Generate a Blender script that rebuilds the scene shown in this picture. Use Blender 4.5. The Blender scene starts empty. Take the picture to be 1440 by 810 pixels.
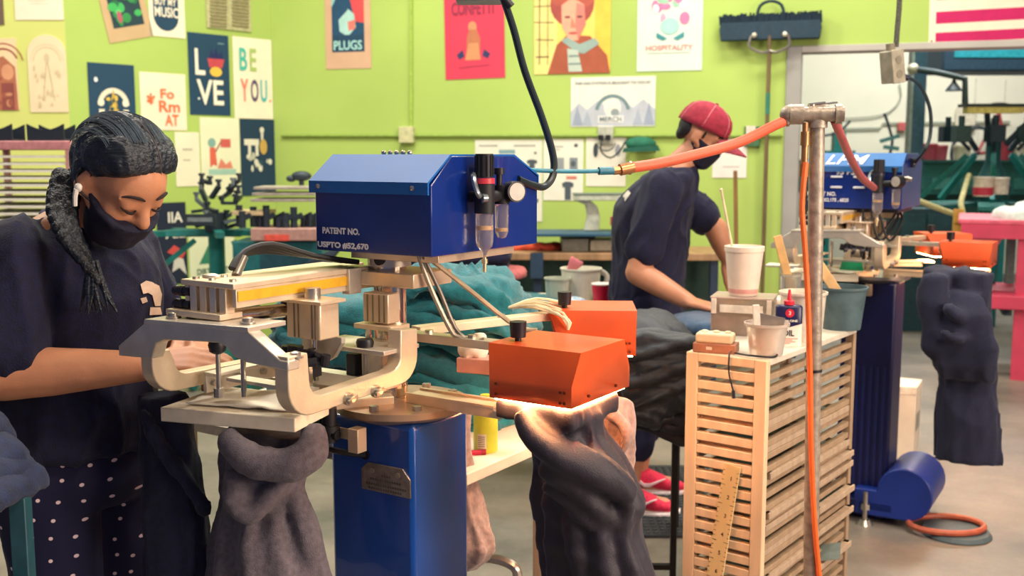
import bpy, bmesh, math, random
from mathutils import Vector, Matrix, noise
C = bpy.context.scene
COL = C.collection
random.seed(7)
R = math.radians
F_PX = 1500.0
PITCH = math.atan(188/1500)
CAM_Z = 1.45
# ---------------------------------------------------------------- camera
cd = bpy.data.cameras.new('camera'); cam = bpy.data.objects.new('camera', cd); COL.objects.link(cam)
cam.location = (0, 0, CAM_Z); cam.rotation_euler = (math.pi/2-PITCH, 0, 0)
cd.sensor_width = 36; cd.lens = F_PX/1440*36; cd.clip_start = .05
cd.dof.use_dof = True; cd.dof.focus_distance = 2.0; cd.dof.aperture_fstop = 5.4
C.camera = cam
# ---------------------------------------------------------------- world, lights, exposure
w = bpy.data.worlds.new('world'); C.world = w; w.use_nodes = True
bgn = w.node_tree.nodes['Background']; bgn.inputs[0].default_value = (.45, .55, 1.0, 1); bgn.inputs[1].default_value = .20
C.view_settings.view_transform = 'Standard'; C.view_settings.look = 'None'
C.view_settings.exposure = .2; C.view_settings.gamma = 1
def area(name, loc, size, power, col=(1, .95, .88), rot=(0, 0, 0)):
    l = bpy.data.lights.new(name, 'AREA'); l.shape = 'RECTANGLE'; l.size, l.size_y = size; l.energy = power; l.color = col
    o = bpy.data.objects.new(name, l); o.location = loc; o.rotation_euler = rot; COL.objects.link(o); return o
CEIL = 4.3
area('ceiling_lamp_light', (1.6, .6, CEIL-.12), (1.4, .5), 115, (1, .84, .66))  # added warm key, placed as a fixture near the camera
area('ceiling_lamp_light', (-1.6, 3.4, CEIL-.12), (1.4, .5), 70, (1, .93, .82))
area('ceiling_lamp_light', (-4.0, 5.0, CEIL-.12), (1.4, .5), 85, (1, .93, .76))  # added to brighten the left wall
area('ceiling_lamp_light', (1.6, 3.8, CEIL-.12), (1.4, .5), 80, (1, .95, .86))
area('ceiling_lamp_light', (-1.2, 6.2, CEIL-.12), (1.4, .5), 97, (1, .94, .78))
area('ceiling_lamp_light', (1.5, 6.0, CEIL-.12), (1.4, .5), 76, (1, .94, .78))
area('ceiling_lamp_light', (3.6, 9.0, CEIL-.12), (1.8, .7), 125, (1, .98, .92))
area('ceiling_lamp_light', (4.8, 11.0, CEIL-.12), (1.8, .7), 140, (1, .98, .92))
area('side_key_light', (3.9, -.1, 2.1), (2.4, 2.0), 190, (1, .78, .60), (Vector((0, 2.3, 1.0))-Vector((3.9, -.1, 2.1))).to_track_quat('-Z', 'Y').to_euler())  # unseen warm key added for side light; no door is built there

# ---------------------------------------------------------------- pixel helpers (photo pixel -> point at a known depth / height / wall)
CS, SN = math.cos(PITCH), math.sin(PITCH)
def ray(px, py):
    x = (px-720)/F_PX; y = (405-py)/F_PX
    return Vector((x, CS+y*SN, -SN+y*CS))
EYE = Vector((0, 0, CAM_Z))
def atY(px, py, Y): d = ray(px, py); return EYE+d*(Y/d.y)
def atz(px, py, z): d = ray(px, py); return EYE+d*((z-CAM_Z)/d.z)
class Plane:
    def __init__(s, p, ang):
        s.p = Vector((p[0], p[1], 0)); s.x = Vector((math.cos(R(ang)), math.sin(R(ang)), 0)); s.n = Vector((s.x.y, -s.x.x, 0)); s.y = Vector((0, 0, 1))
    def hit(s, px, py, off=0):
        d = ray(px, py); k = (s.n.dot(s.p-EYE)+off)/s.n.dot(d); return EYE+d*k
# ---------------------------------------------------------------- materials
_m = {}
def lin(h):
    h = h.lstrip('#'); v = [int(h[i:i+2], 16)/255 for i in (0, 2, 4)]
    return tuple(c/12.92 if c <= .04045 else ((c+.055)/1.055)**2.4 for c in v)
def M(hexc, rough=.6, metal=0., var=.10, scale=30., bump=0., bscale=60., kind='noise', coat=0., second=None, emit=0., alpha=1., trans=0., sheen=0.):
    key = (hexc, rough, metal, var, scale, bump, bscale, kind, coat, second, emit, alpha, trans, sheen)
    if key in _m: return _m[key]
    m = bpy.data.materials.new('surface_'+hexc.strip('#')); m.use_nodes = True; nt = m.node_tree; N = nt.nodes; L = nt.links
    b = N['Principled BSDF']; c = lin(hexc)
    b.inputs['Roughness'].default_value = rough; b.inputs['Metallic'].default_value = metal
    b.inputs['Coat Weight'].default_value = coat; b.inputs['Transmission Weight'].default_value = trans; b.inputs['Alpha'].default_value = alpha
    b.inputs['Sheen Weight'].default_value = sheen
    tc = N.new('ShaderNodeTexCoord')
    mp = N.new('ShaderNodeMapping'); L.new(tc.outputs['Object'], mp.inputs[0])
    if kind == 'hair': mp.inputs['Scale'].default_value = (18, 160, 160)
    if kind == 'wood': mp.inputs['Scale'].default_value = (1, 1, .12)
    if kind == 'brushed': mp.inputs['Scale'].default_value = (1, 1, 9)
    nz = N.new('ShaderNodeTexNoise'); nz.inputs['Scale'].default_value = 1 if kind == 'hair' else scale; nz.inputs['Detail'].default_value = 5; L.new(mp.outputs[0], nz.inputs['Vector'])
    rp = N.new('ShaderNodeValToRGB'); c2 = lin(second) if second else tuple(max(0, x*(1-2.2*var)) for x in c)
    e = rp.color_ramp.elements; e[0].position = .32; e[1].position = .68
    e[0].color = (*c2, 1); e[1].color = (*(c if second else tuple(min(1, x*(1+var)) for x in c)), 1)
    L.new(nz.outputs['Fac'], rp.inputs[0]); L.new(rp.outputs[0], b.inputs['Base Color'])
    if bump:
        n2 = N.new('ShaderNodeTexNoise'); n2.inputs['Scale'].default_value = bscale; n2.inputs['Detail'].default_value = 4
        L.new(mp.outputs[0], n2.inputs['Vector']); bp = N.new('ShaderNodeBump'); bp.inputs['Strength'].default_value = bump; bp.inputs['Distance'].default_value = .01
        L.new(n2.outputs['Fac'], bp.inputs['Height']); L.new(bp.outputs[0], b.inputs['Normal'])
    if emit:
        b.inputs['Emission Color'].default_value = (*c, 1); b.inputs['Emission Strength'].default_value = emit
    _m[key] = m; return m
def dots_mat():
    m = bpy.data.materials.new('polka_dot_jersey'); m.use_nodes = True; nt = m.node_tree; N = nt.nodes; L = nt.links; b = N['Principled BSDF']
    tc = N.new('ShaderNodeTexCoord'); mp = N.new('ShaderNodeMapping'); mp.inputs['Rotation'].default_value = (R(-90), 0, R(9)); L.new(tc.outputs['Object'], mp.inputs[0])
    vo = N.new('ShaderNodeTexVoronoi'); vo.voronoi_dimensions = '2D'; vo.inputs['Scale'].default_value = 27; vo.inputs['Randomness'].default_value = .25; L.new(mp.outputs[0], vo.inputs['Vector'])
    rp = N.new('ShaderNodeValToRGB'); rp.color_ramp.elements[0].position = .085; rp.color_ramp.elements[0].color = (*lin('f0d6dc'), 1); rp.color_ramp.elements[1].position = .11; rp.color_ramp.elements[1].color = (*lin('0e0f38'), 1)
    L.new(vo.outputs['Distance'], rp.inputs[0]); L.new(rp.outputs[0], b.inputs['Base Color']); b.inputs['Roughness'].default_value = .85
    return m
ALU = M('ddd3c4', .36, .6, .05, 25, .05, 200); ALUW = M('eed8ba', .36, .5, .05, 25, .05, 200); STEEL = M('b9b2a8', .28, .85, .08, 30)
CHROME = M('d8cfc4', .14, 1, .04, 10); BLK = M('17161f', .45, 0, .1); RUB = M('14141c', .55, 0, .1); DKMET = M('3a3a44', .4, .6, .1)
BLUE = M('094aa6', .3, .0, .05, 8, .03, 90, coat=.5); BLUED = M('06297c', .3, 0, .06, 8, .03, 90, coat=.5); ORANGE = M('dc5420', .42, 0, .06, 12, .03, 90, coat=.15)
WHITE = M('f1ece0', .6, 0, .03); PRINTW = M('e9edf4', .7, 0, .02)
GLASS = M('f4e6d4', .08, 0, .02, trans=.85, alpha=.75)
SKIN_W = M('c98a68', .5, 0, .06, 14, .06, 240); SKIN_M = M('c48768', .5, 0, .07, 14, .06, 240)
TEE = M('0c0f34', .9, 0, .2, 70, .25, 300, sheen=.04)
ORD = ['lowest', 'second from the bottom', 'third from the bottom', 'fourth from the bottom', 'fifth from the bottom', 'sixth from the bottom', 'seventh from the bottom', 'eighth from the bottom', 'ninth from the bottom', 'tenth from the bottom', 'eleventh from the bottom', 'twelfth from the bottom', 'thirteenth from the bottom', 'fourteenth from the bottom']
# ---------------------------------------------------------------- mesh builder
MW = {}
EACH = {k: None for k in 'turntable_bolt screw lid_screw clamp_bolt beam_screw groove column_rib louvre shelf_stud cylinder_rod end_hole bump rivet socket cable_tie'.split()}
EACH.update({'air_fittings': 'air_fitting', 'air_hoses': 'air_hose'})
class MB:
    def __init__(s): s.v = []; s.f = []; s.mi = []; s.m = 0
    def add(s, vs, fs):
        o = len(s.v); s.v += [Vector(q) for q in vs]; s.f += [tuple(i+o for i in f) for f in fs]; s.mi += [s.m]*len(fs); return s
    def box(s, a, b, T=None):
        x0, y0, z0 = a; x1, y1, z1 = b
        vs = [Vector(q) for q in ((x0,y0,z0),(x1,y0,z0),(x1,y1,z0),(x0,y1,z0),(x0,y0,z1),(x1,y0,z1),(x1,y1,z1),(x0,y1,z1))]
        if T: vs = [T@q for q in vs]
        return s.add(vs, [(3,2,1,0),(4,5,6,7),(0,1,5,4),(1,2,6,5),(2,3,7,6),(3,0,4,7)])
    def bar(s, p, q, w, h, up=(0, 0, 1)):       # box beam from p to q
        p, q = Vector(p), Vector(q); d = (q-p).normalized(); u_ = Vector(up)
        if abs(d.dot(u_)) > .98: u_ = Vector((0, 1, 0))
        sd = d.cross(u_).normalized()*w/2; u_ = sd.cross(d).normalized()*h/2
        vs = [p-sd-u_, p+sd-u_, p+sd+u_, p-sd+u_, q-sd-u_, q+sd-u_, q+sd+u_, q-sd+u_]
        return s.add(vs, [(0,1,2,3),(7,6,5,4),(0,4,5,1),(1,5,6,2),(2,6,7,3),(3,7,4,0)])
    def cyl(s, p, q, r, r2=None, n=16, cap=True):
        p, q = Vector(p), Vector(q); r2 = r if r2 is None else r2; d = (q-p).normalized()
        a = d.orthogonal().normalized(); b = d.cross(a)
        vs = []
        for c, rr in ((p, r), (q, r2)):
            for i in range(n):
                t = 2*math.pi*i/n; vs.append(c+(a*math.cos(t)+b*math.sin(t))*rr)
        fs = [(i, (i+1) % n, n+(i+1) % n, n+i) for i in range(n)]
        if cap: fs += [tuple(range(n-1, -1, -1)), tuple(range(n, 2*n))]
        return s.add(vs, fs)
    def tube(s, pts, r, n=8, smooth=3, flat=1.0):
        P = [Vector(q) for q in pts]; RR = list(r) if isinstance(r, (list, tuple)) else None
        if smooth and len(P) > 2: P, RR = spline(P, smooth, RR)
        vs = []; prev = None
        for i, c in enumerate(P):
            d = (P[min(i+1, len(P)-1)]-P[max(i-1, 0)]).normalized()
            a = (prev-d*prev.dot(d)).normalized() if prev is not None and (prev-d*prev.dot(d)).length > 1e-4 else d.orthogonal().normalized()
            prev = a; b = d.cross(a); rr = RR[i] if RR else r
            vs += [c+(a*math.cos(2*math.pi*k/n)+b*math.sin(2*math.pi*k/n)*flat)*rr for k in range(n)]
        fs = []
        for i in range(len(P)-1):
            fs += [(i*n+k, i*n+(k+1) % n, (i+1)*n+(k+1) % n, (i+1)*n+k) for k in range(n)]
        fs += [tuple(range(n-1, -1, -1)), tuple(range((len(P)-1)*n, len(P)*n))]
        return s.add(vs, fs)
    def lathe(s, prof, c=(0, 0, 0), n=24, T=None):          # prof [(r,z)...]
        vs = []; c = Vector(c)
        for r, z in prof:
            for k in range(n):
                t = 2*math.pi*k/n; q = Vector((r*math.cos(t), r*math.sin(t), z)); vs.append((T@q if T else q)+c)
        fs = []
        for i in range(len(prof)-1):
            fs += [(i*n+k, i*n+(k+1) % n, (i+1)*n+(k+1) % n, (i+1)*n+k) for k in range(n)]
        fs += [tuple(range(n-1, -1, -1)), tuple(range((len(prof)-1)*n, len(prof)*n))]
        return s.add(vs, fs)
    def prism(s, poly, h0, h1, fn):                           # poly 2d, fn(a,b,h)->xyz
        n = len(poly); vs = [fn(a, b, h0) for a, b in poly]+[fn(a, b, h1) for a, b in poly]
        return s.add(vs, [tuple(range(n-1, -1, -1)), tuple(range(n, 2*n))]+[(i, (i+1) % n, n+(i+1) % n, n+i) for i in range(n)])
    def ell(s, c, r, Rm=None, n=16, m=10):
        c = Vector(c); r = (r, r, r) if not isinstance(r, (tuple, list)) else r
        vs = []
        for j in range(m+1):
            t = math.pi*j/m
            for k in range(n):
                a = 2*math.pi*k/n; q = Vector((r[0]*math.sin(t)*math.cos(a), r[1]*math.sin(t)*math.sin(a), r[2]*math.cos(t)))
                vs.append(c+(Rm@q if Rm else q))
        fs = [(j*n+k, (j+1)*n+k, (j+1)*n+(k+1) % n, j*n+(k+1) % n) for j in range(m) for k in range(n)]
        return s.add(vs, fs)
    def cap(s, p, q, r, r2=None, n=14):                       # tapered capsule
        p, q = Vector(p), Vector(q); r2 = r if r2 is None else r2
        d = (q-p); L = d.length; d = d.normalized() if L > 1e-6 else Vector((0, 0, 1)); a = d.orthogonal().normalized(); b = d.cross(a)
        prof = [(r*math.sin(t), -r*math.cos(t)) for t in [math.pi/2*i/4 for i in range(5)]]+[(r2*math.cos(t), L+r2*math.sin(t)) for t in [math.pi/2*i/4 for i in range(5)]]
        vs = []
        for rr, z in prof:
            rr = max(rr, 1e-5)
            vs += [p+d*z+(a*math.cos(2*math.pi*k/n)+b*math.sin(2*math.pi*k/n))*rr for k in range(n)]
        fs = []
        for i in range(len(prof)-1):
            fs += [(i*n+k, i*n+(k+1) % n, (i+1)*n+(k+1) % n, (i+1)*n+k) for k in range(n)]
        fs += [tuple(range(n-1, -1, -1)), tuple(range((len(prof)-1)*n, len(prof)*n))]
        return s.add(vs, fs)
    def loft(s, rings, n=28, sq=1.0):                         # rings: (centre, rx vec, ry vec)
        vs = []
        for c, ax, ay in rings:
            for k in range(n):
                t = 2*math.pi*k/n; cx, cy = math.cos(t), math.sin(t)
                if sq != 1: cx = math.copysign(abs(cx)**sq, cx); cy = math.copysign(abs(cy)**sq, cy)
                vs.append(Vector(c)+Vector(ax)*cx+Vector(ay)*cy)
        fs = []
        for i in range(len(rings)-1):
            fs += [(i*n+k, i*n+(k+1) % n, (i+1)*n+(k+1) % n, (i+1)*n+k) for k in range(n)]
        fs += [tuple(range(n-1, -1, -1)), tuple(range((len(rings)-1)*n, len(rings)*n))]
        return s.add(vs, fs)
    def grid(s, nu, nv, fn):
        vs = [fn(i/nu, j/nv) for j in range(nv+1) for i in range(nu+1)]; W_ = nu+1
        return s.add(vs, [(j*W_+i, j*W_+i+1, (j+1)*W_+i+1, (j+1)*W_+i) for j in range(nv) for i in range(nu)])
    def xf(s, T): s.v = [T@q for q in s.v]; return s
    def build(s, name, mats, parent=None, world=False, loc=None, bevel=0, sharp=32, thick=0, sub=0, rotz=0):
        if name in EACH:
            nm = EACH[name] or name; cs = s.pieces()
            if len(cs) > 1 or nm != name:
                for c in cs: o = c.build(nm+'_' if False else nm, mats, parent, world, loc, bevel, sharp, thick, sub, rotz) if nm not in EACH else c._one(nm, mats, parent, world, loc, bevel, sharp, thick, sub, rotz)
                return o
        return s._one(name, mats, parent, world, loc, bevel, sharp, thick, sub, rotz)
    def pieces(s):
        p = list(range(len(s.v)))
        def fd(i):
            while p[i] != i: p[i] = p[p[i]]; i = p[i]
            return i
        for f in s.f:
            a = fd(f[0])
            for i in f[1:]: p[fd(i)] = a
        g = {}
        for f, m in zip(s.f, s.mi): g.setdefault(fd(f[0]), []).append((f, m))
        out = []
        for fs in g.values():
            b = MB(); ix = {}
            for f, m in fs:
                for i in f:
                    if i not in ix: ix[i] = len(b.v); b.v.append(s.v[i])
                b.f.append(tuple(ix[i] for i in f)); b.mi.append(m)
            out.append(b)
        return out
    def _one(s, name, mats, parent=None, world=False, loc=None, bevel=0, sharp=32, thick=0, sub=0, rotz=0):
        me = bpy.data.meshes.new(name)
        inv = None
        if parent is not None and world: inv = MW[parent.name].inverted()
        elif parent is None and loc is not None: inv = (Matrix.Translation(Vector(loc))@Matrix.Rotation(rotz, 4, 'Z')).inverted()
        vs = [inv@q for q in s.v] if inv else s.v
        me.from_pydata([tuple(q) for q in vs], [], s.f)
        if not isinstance(mats, (list, tuple)): mats = [mats]
        for m in mats: me.materials.append(m)
        me.polygons.foreach_set('material_index', s.mi)
        bm = bmesh.new(); bm.from_mesh(me); bmesh.ops.remove_doubles(bm, verts=bm.verts, dist=1e-5); bmesh.ops.recalc_face_normals(bm, faces=bm.faces); bm.to_mesh(me); bm.free()
        me.polygons.foreach_set('use_smooth', [True]*len(me.polygons)); me.set_sharp_from_angle(angle=R(sharp))
        o = bpy.data.objects.new(name, me); COL.objects.link(o)
        if parent is not None: o.parent = parent; MW[o.name] = MW[parent.name]
        elif loc is not None: o.location = loc; o.rotation_euler.z = rotz; MW[o.name] = Matrix.Translation(Vector(loc))@Matrix.Rotation(rotz, 4, 'Z')
        else: MW[o.name] = Matrix.Identity(4)
        if bevel: md = o.modifiers.new('edge', 'BEVEL'); md.width = bevel; md.segments = 2; md.limit_method = 'ANGLE'; md.harden_normals = False
        if thick: md = o.modifiers.new('thickness', 'SOLIDIFY'); md.thickness = thick; md.offset = 0
        if sub: md = o.modifiers.new('smooth', 'SUBSURF'); md.levels = sub; md.render_levels = sub
        return o
def spline(P, k, RR=None):
    out = []; ro = []
    for i in range(len(P)-1):
        p0, p1, p2, p3 = P[max(i-1, 0)], P[i], P[i+1], P[min(i+2, len(P)-1)]
        for j in range(k):
            t = j/k; out.append(.5*((2*p1)+(p2-p0)*t+(2*p0-5*p1+4*p2-p3)*t*t+(3*p1-p0-3*p2+p3)*t**3))
            if RR: ro.append(RR[i]*(1-t)+RR[i+1]*t)
    out.append(P[-1])
    if RR: ro.append(RR[-1])
    return out, (ro or None)
def T(name, label, cat, loc=(0, 0, 0), rotz=0, group=None):
    o = bpy.data.objects.new(name, None); COL.objects.link(o); o.empty_display_size = .1; o.location = loc; o.rotation_euler.z = rotz
    MW[o.name] = Matrix.Translation(Vector(loc))@Matrix.Rotation(rotz, 4, 'Z'); return tag(o, label, cat, group)
def tag(o, label, cat, group=None):
    o['label'] = label; o['category'] = cat
    if group: o['group'] = group
    return o
def struct(o): o['kind'] = 'structure'; return o
def bake(mb, voxel, smooth=6, dec=0):                        # union of closed shapes -> one smooth skin
    me = bpy.data.meshes.new('tmp'); me.from_pydata([tuple(q) for q in mb.v], [], mb.f)
    o = bpy.data.objects.new('tmp', me); COL.objects.link(o)
    md = o.modifiers.new('r', 'REMESH'); md.mode = 'VOXEL'; md.voxel_size = voxel
    md = o.modifiers.new('s', 'SMOOTH'); md.factor = .5; md.iterations = smooth
    dg = bpy.context.evaluated_depsgraph_get(); ev = o.evaluated_get(dg); m2 = ev.to_mesh()
    r = MB(); r.v = [v.co.copy() for v in m2.vertices]; r.f = [tuple(p.vertices) for p in m2.polygons]; r.mi = [0]*len(r.f)
    ev.to_mesh_clear(); bpy.data.objects.remove(o); bpy.data.meshes.remove(me); return r
_tx = {}
def text_pts(s, bold=0., shear=0.):
    k = (s, bold, shear)
    if k in _tx: return _tx[k]
    cu = bpy.data.curves.new('t', 'FONT'); cu.body = s; cu.align_x = 'CENTER'; cu.resolution_u = 3; cu.offset = bold; cu.shear = shear
    o = bpy.data.objects.new('t', cu); COL.objects.link(o)
    dg = bpy.context.evaluated_depsgraph_get(); ev = o.evaluated_get(dg); me = ev.to_mesh()
    vs = [(v.co.x, v.co.y) for v in me.vertices]; fs = [tuple(p.vertices) for p in me.polygons]
    ev.to_mesh_clear(); bpy.data.objects.remove(o); bpy.data.curves.remove(cu)
    _tx[k] = (vs, fs); return _tx[k]
def text(mb, s, org, xd, yd, width=None, height=None, bold=.015, shear=0.):
    """centre text on org, fitted to width (along xd) and height (along yd)"""
    vs, fs = text_pts(s, bold, shear)
    if not vs: return
    x0, x1 = min(v[0] for v in vs), max(v[0] for v in vs); y0, y1 = min(v[1] for v in vs), max(v[1] for v in vs)
    sx = width/(x1-x0) if width else height/(y1-y0); sy = height/(y1-y0) if height else sx
    org, xd, yd = Vector(org), Vector(xd), Vector(yd)
    mb.add([org+xd*((a-(x0+x1)/2)*sx)+yd*((b-(y0+y1)/2)*sy) for a, b in vs], fs)
from mathutils.bvhtree import BVHTree
def decal(mb, polys, off=.003, cuts=3):
    """print lying on a cloth skin: photo outlines dropped on the surface"""
    bv = BVHTree.FromPolygons([tuple(v) for v in mb.v], mb.f); out = MB()
    def hit(px, py):
        d = ray(px, py).normalized(); l, n, i, t = bv.ray_cast(EYE, d)
        return None if l is None else l+(n if n.dot(d) < 0 else -n)*off
    for pl in polys:
        cx, cy = sum(p[0] for p in pl)/len(pl), sum(p[1] for p in pl)/len(pl); n = len(pl); ring = []
        for k in range(cuts+1):
            f = k/cuts; ring.append([hit(cx+(x-cx)*f, cy+(y-cy)*f) for x, y in pl])
        if any(q is None for r in ring for q in r): continue
        fs = []; vs = [q for r in ring for q in r]
        for k in range(cuts):
            for i in range(n): j = (i+1) % n; fs.append((k*n+i, k*n+j, (k+1)*n+j, (k+1)*n+i))
        out.add(vs, fs)
    return out
def rotm(ax, deg): return Matrix.Rotation(R(deg), 3, ax)
def fbm(p, s=1.): return noise.noise(Vector(p)*s)
# ================================================================ SETTING
PA = Plane((-2.95, 7.2), 0); PB = Plane((-2.95, 7.2), 50.5); PC = Plane((-1.88, 8.5), -17)
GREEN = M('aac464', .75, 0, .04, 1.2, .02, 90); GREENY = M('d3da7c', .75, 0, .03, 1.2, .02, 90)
GREYP = M('9c9a97', .6, 0, .05, 4)
def concrete():
    m = bpy.data.materials.new('stained_concrete'); m.use_nodes = True; nt = m.node_tree; N = nt.nodes; L = nt.links; b = N['Principled BSDF']
    tc = N.new('ShaderNodeTexCoord'); n1 = N.new('ShaderNodeTexNoise'); n1.inputs['Scale'].default_value = 1.1; n1.inputs['Detail'].default_value = 8; n1.inputs['Roughness'].default_value = .65
    n2 = N.new('ShaderNodeTexNoise'); n2.inputs['Scale'].default_value = 60; n2.inputs['Detail'].default_value = 3
    L.new(tc.outputs['Object'], n1.inputs['Vector']); L.new(tc.outputs['Object'], n2.inputs['Vector'])
    rp = N.new('ShaderNodeValToRGB'); e = rp.color_ramp.elements; e[0].position = .34; e[0].color = (*lin('5f5e5a'), 1); e[1].position = .62; e[1].color = (*lin('9a8f84'), 1)
    L.new(n1.outputs['Fac'], rp.inputs[0])
    mx = N.new('ShaderNodeMix'); mx.data_type = 'RGBA'; mx.blend_type = 'MULTIPLY'; mx.inputs[0].default_value = .35
    L.new(rp.outputs[0], mx.inputs[6]); L.new(n2.outputs['Color'], mx.inputs[7]); L.new(mx.outputs[2], b.inputs['Base Color'])
    b.inputs['Roughness'].default_value = .42
    return m
struct(MB().box((-7, -4, -.1), (14, 14.2, 0)).build('floor', concrete()))
struct(MB().box((-7, -4, CEIL), (14, 14.2, CEIL+.1)).build('ceiling', M('cfcabb', .8, 0, .03, 3)))
def wallbox(mb, P, t0, t1, z0, z1, d0=0., d1=.14):
    fn = lambda t, d, z: Vector((P.p.x, P.p.y, 0))+P.x*t-P.n*d+Vector((0, 0, z))
    a = [fn(t, d, z) for z in (z0, z1) for d in (d0, d1) for t in (t0, t1)]
    mb.add(a, [(0,1,3,2),(4,6,7,5),(0,4,5,1),(1,5,7,3),(3,7,6,2),(2,6,4,0)]); return mb
def tpos(P, px, py): h = P.hit(px, py); return (h-Vector((P.p.x, P.p.y, 0))).dot(P.x), h.z
LB = Vector((1.07, 1.3, 0)).length
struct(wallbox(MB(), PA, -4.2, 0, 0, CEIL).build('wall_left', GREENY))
struct(wallbox(MB(), PB, 0, LB, 0, CEIL).build('wall_corner', GREEN))
tj0, _ = tpos(PC, 1104, 150); tj1, zh = tpos(PC, 1128, 74)
struct(wallbox(MB(), PC, 0, tj0, 0, CEIL).build('wall_back', GREEN))
struct(wallbox(MB(), PC, tj0, 9, zh+.045, CEIL).build('wall_header', GREEN))
struct(wallbox(MB(), PC, tj0, tj1, 0, zh+.045, -.012, .18).build('trim_1', GREYP, bevel=.004))
struct(wallbox(MB(), PC, tj1, 9, zh, zh+.045, -.012, .18).build('trim_2', M('b7b2ac', .6, 0, .04, 4), bevel=.004))
struct(MB().box((0, 13, 0), (14, 13.2, CEIL)).build('wall_far', M('e3e0cd', .8, 0, .03, 2)))
struct(wallbox(MB(), PC, 0, tj0, 0, .1, -.012, 0).build('baseboard_back', M('5b6a4a', .6)))
# ceiling lamps (fixture bodies; the key and left-wall ones are added)
for i, (x, y) in enumerate(((1.6, .6), (-1.6, 3.4), (-4.0, 5.0), (1.6, 3.8), (-1.2, 6.2), (1.5, 6.0), (3.6, 9.0), (4.8, 11.0))):
    f = T('ceiling_lamp', ['white strip lamp added overhead near the camera as warm key', 'white strip lamp above the worker on the left', 'white strip lamp added over the tray rack to brighten the left wall', 'white strip lamp above the drying rack', 'white strip lamp before the poster corner', 'white strip lamp before the back wall signs', 'white strip lamp just beyond the doorway', 'white strip lamp over the far workshop'][i], 'lamp', (x, y, CEIL-.1), 0, 'ceiling strip lamps')
    MB().box((-.75, -.3, .0), (.75, .3, .1)).build('lamp_body', WHITE, f)
# ---------------------------------------------------------------- posters and signs
def poster(P, rect, col, label, art=(), tilt=0, group='posters on the green walls', name='poster', cat='poster', arch=False, mat=None, off=.004, pts=None):
    x0, y0, x1, y1 = rect; cx, cy = (x0+x1)/2, (y0+y1)/2
    c = P.hit(cx, cy, off); wd = (P.hit(x1, cy)-P.hit(x0, cy)).length; ht = (P.hit(cx, y0)-P.hit(cx, y1)).length
    q = Matrix.Rotation(R(tilt), 3, P.n); X = q@P.x; Y = q@P.y; X, Y = Vector(X), Vector(Y)
    tr = lambda a, b, d=0.: c+X*((a-.5)*wd)+Y*((.5-b)*ht)+P.n*d
    base = c-Y*ht/2
    mb = MB()
    if arch:
        pl = [(0, 1), (1, 1)]+[(.5+.5*math.cos(R(t)), .24-.24*math.sin(R(t))) for t in range(0, 181, 15)]
        pl = [(min(max(a, .0), 1), b-.0) for a, b in pl]
    else: pl = pts or [(0, 1), (1, 1), (1, 0), (0, 0)]
    mb.prism(pl, -.0015, .0015, tr)
    o = mb.build(name, mat or M(col, .8, 0, .03, 6), None, loc=base); tag(o, label, cat, group)
    if art:
        mats = []; pm = MB(); d = .0022; tms = {}
        for a in art:
            k = a[0]; colr = a[-1]
            if k == 'text':
                _, ax, ay, aw, ah, s_, colr = a
                tm = tms.setdefault(colr, MB()); text(tm, s_, tr(ax, ay, .006), X, Y, aw*wd, ah*ht, .02); continue
            mt = M(colr, .75, 0, .05, 12)
            if mt not in mats: mats.append(mt)
            pm.m = mats.index(mt); d += .00018
            if k == 'rect': pp = [(a[1], a[4]), (a[3], a[4]), (a[3], a[2]), (a[1], a[2])]
            elif k == 'ell': pp = [(a[1]+a[3]*math.cos(R(t)), a[2]-a[4]*math.sin(R(t))) for t in range(0, 360, 18)]
            elif k == 'poly': pp = list(a[1])
            elif k == 'line':
                (ax, ay), (bx, by), lw = a[1], a[2], a[3]; dx, dy = (bx-ax)*wd, (by-ay)*ht; l = math.hypot(dx, dy) or 1; nx, ny = -dy/l*lw/2, dx/l*lw/2
                pp = [(ax+nx/wd, ay+ny/ht), (bx+nx/wd, by+ny/ht), (bx-nx/wd, by-ny/ht), (ax-nx/wd, ay-ny/ht)]
            elif k == 'ring':
                _, ax, ay, r0, r1, t0, t1, _c = a; ts = [t0+(t1-t0)*i/18 for i in range(19)]; asp = wd/ht
                v = [tr(ax+rr*math.cos(R(t)), ay-rr*asp*math.sin(R(t)), d) for t in ts for rr in (r0, r1)]
                pm.add(v, [(2*i, 2*i+1, 2*i+3, 2*i+2) for i in range(18)]); continue
            pm.add([tr(p_, q_, d) for p_, q_ in pp], [tuple(range(len(pp)))])
        if pm.f: pm.build('printed_art', mats, o, world=True)
        for colr, tm in tms.items():
            if tm.f: tm.build('lettering', M(colr, .75, 0, .03), o, world=True)
    return o
def blotches(n, x0, y0, x1, y1, cols, r0=.03, r1=.09, seed=1):
    rr = random.Random(seed); return [('ell', rr.uniform(x0, x1), rr.uniform(y0, y1), rr.uniform(r0, r1), rr.uniform(r0, r1)*.7, rr.choice(cols)) for _ in range(n)]
NAVY = '173f5c'
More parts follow.
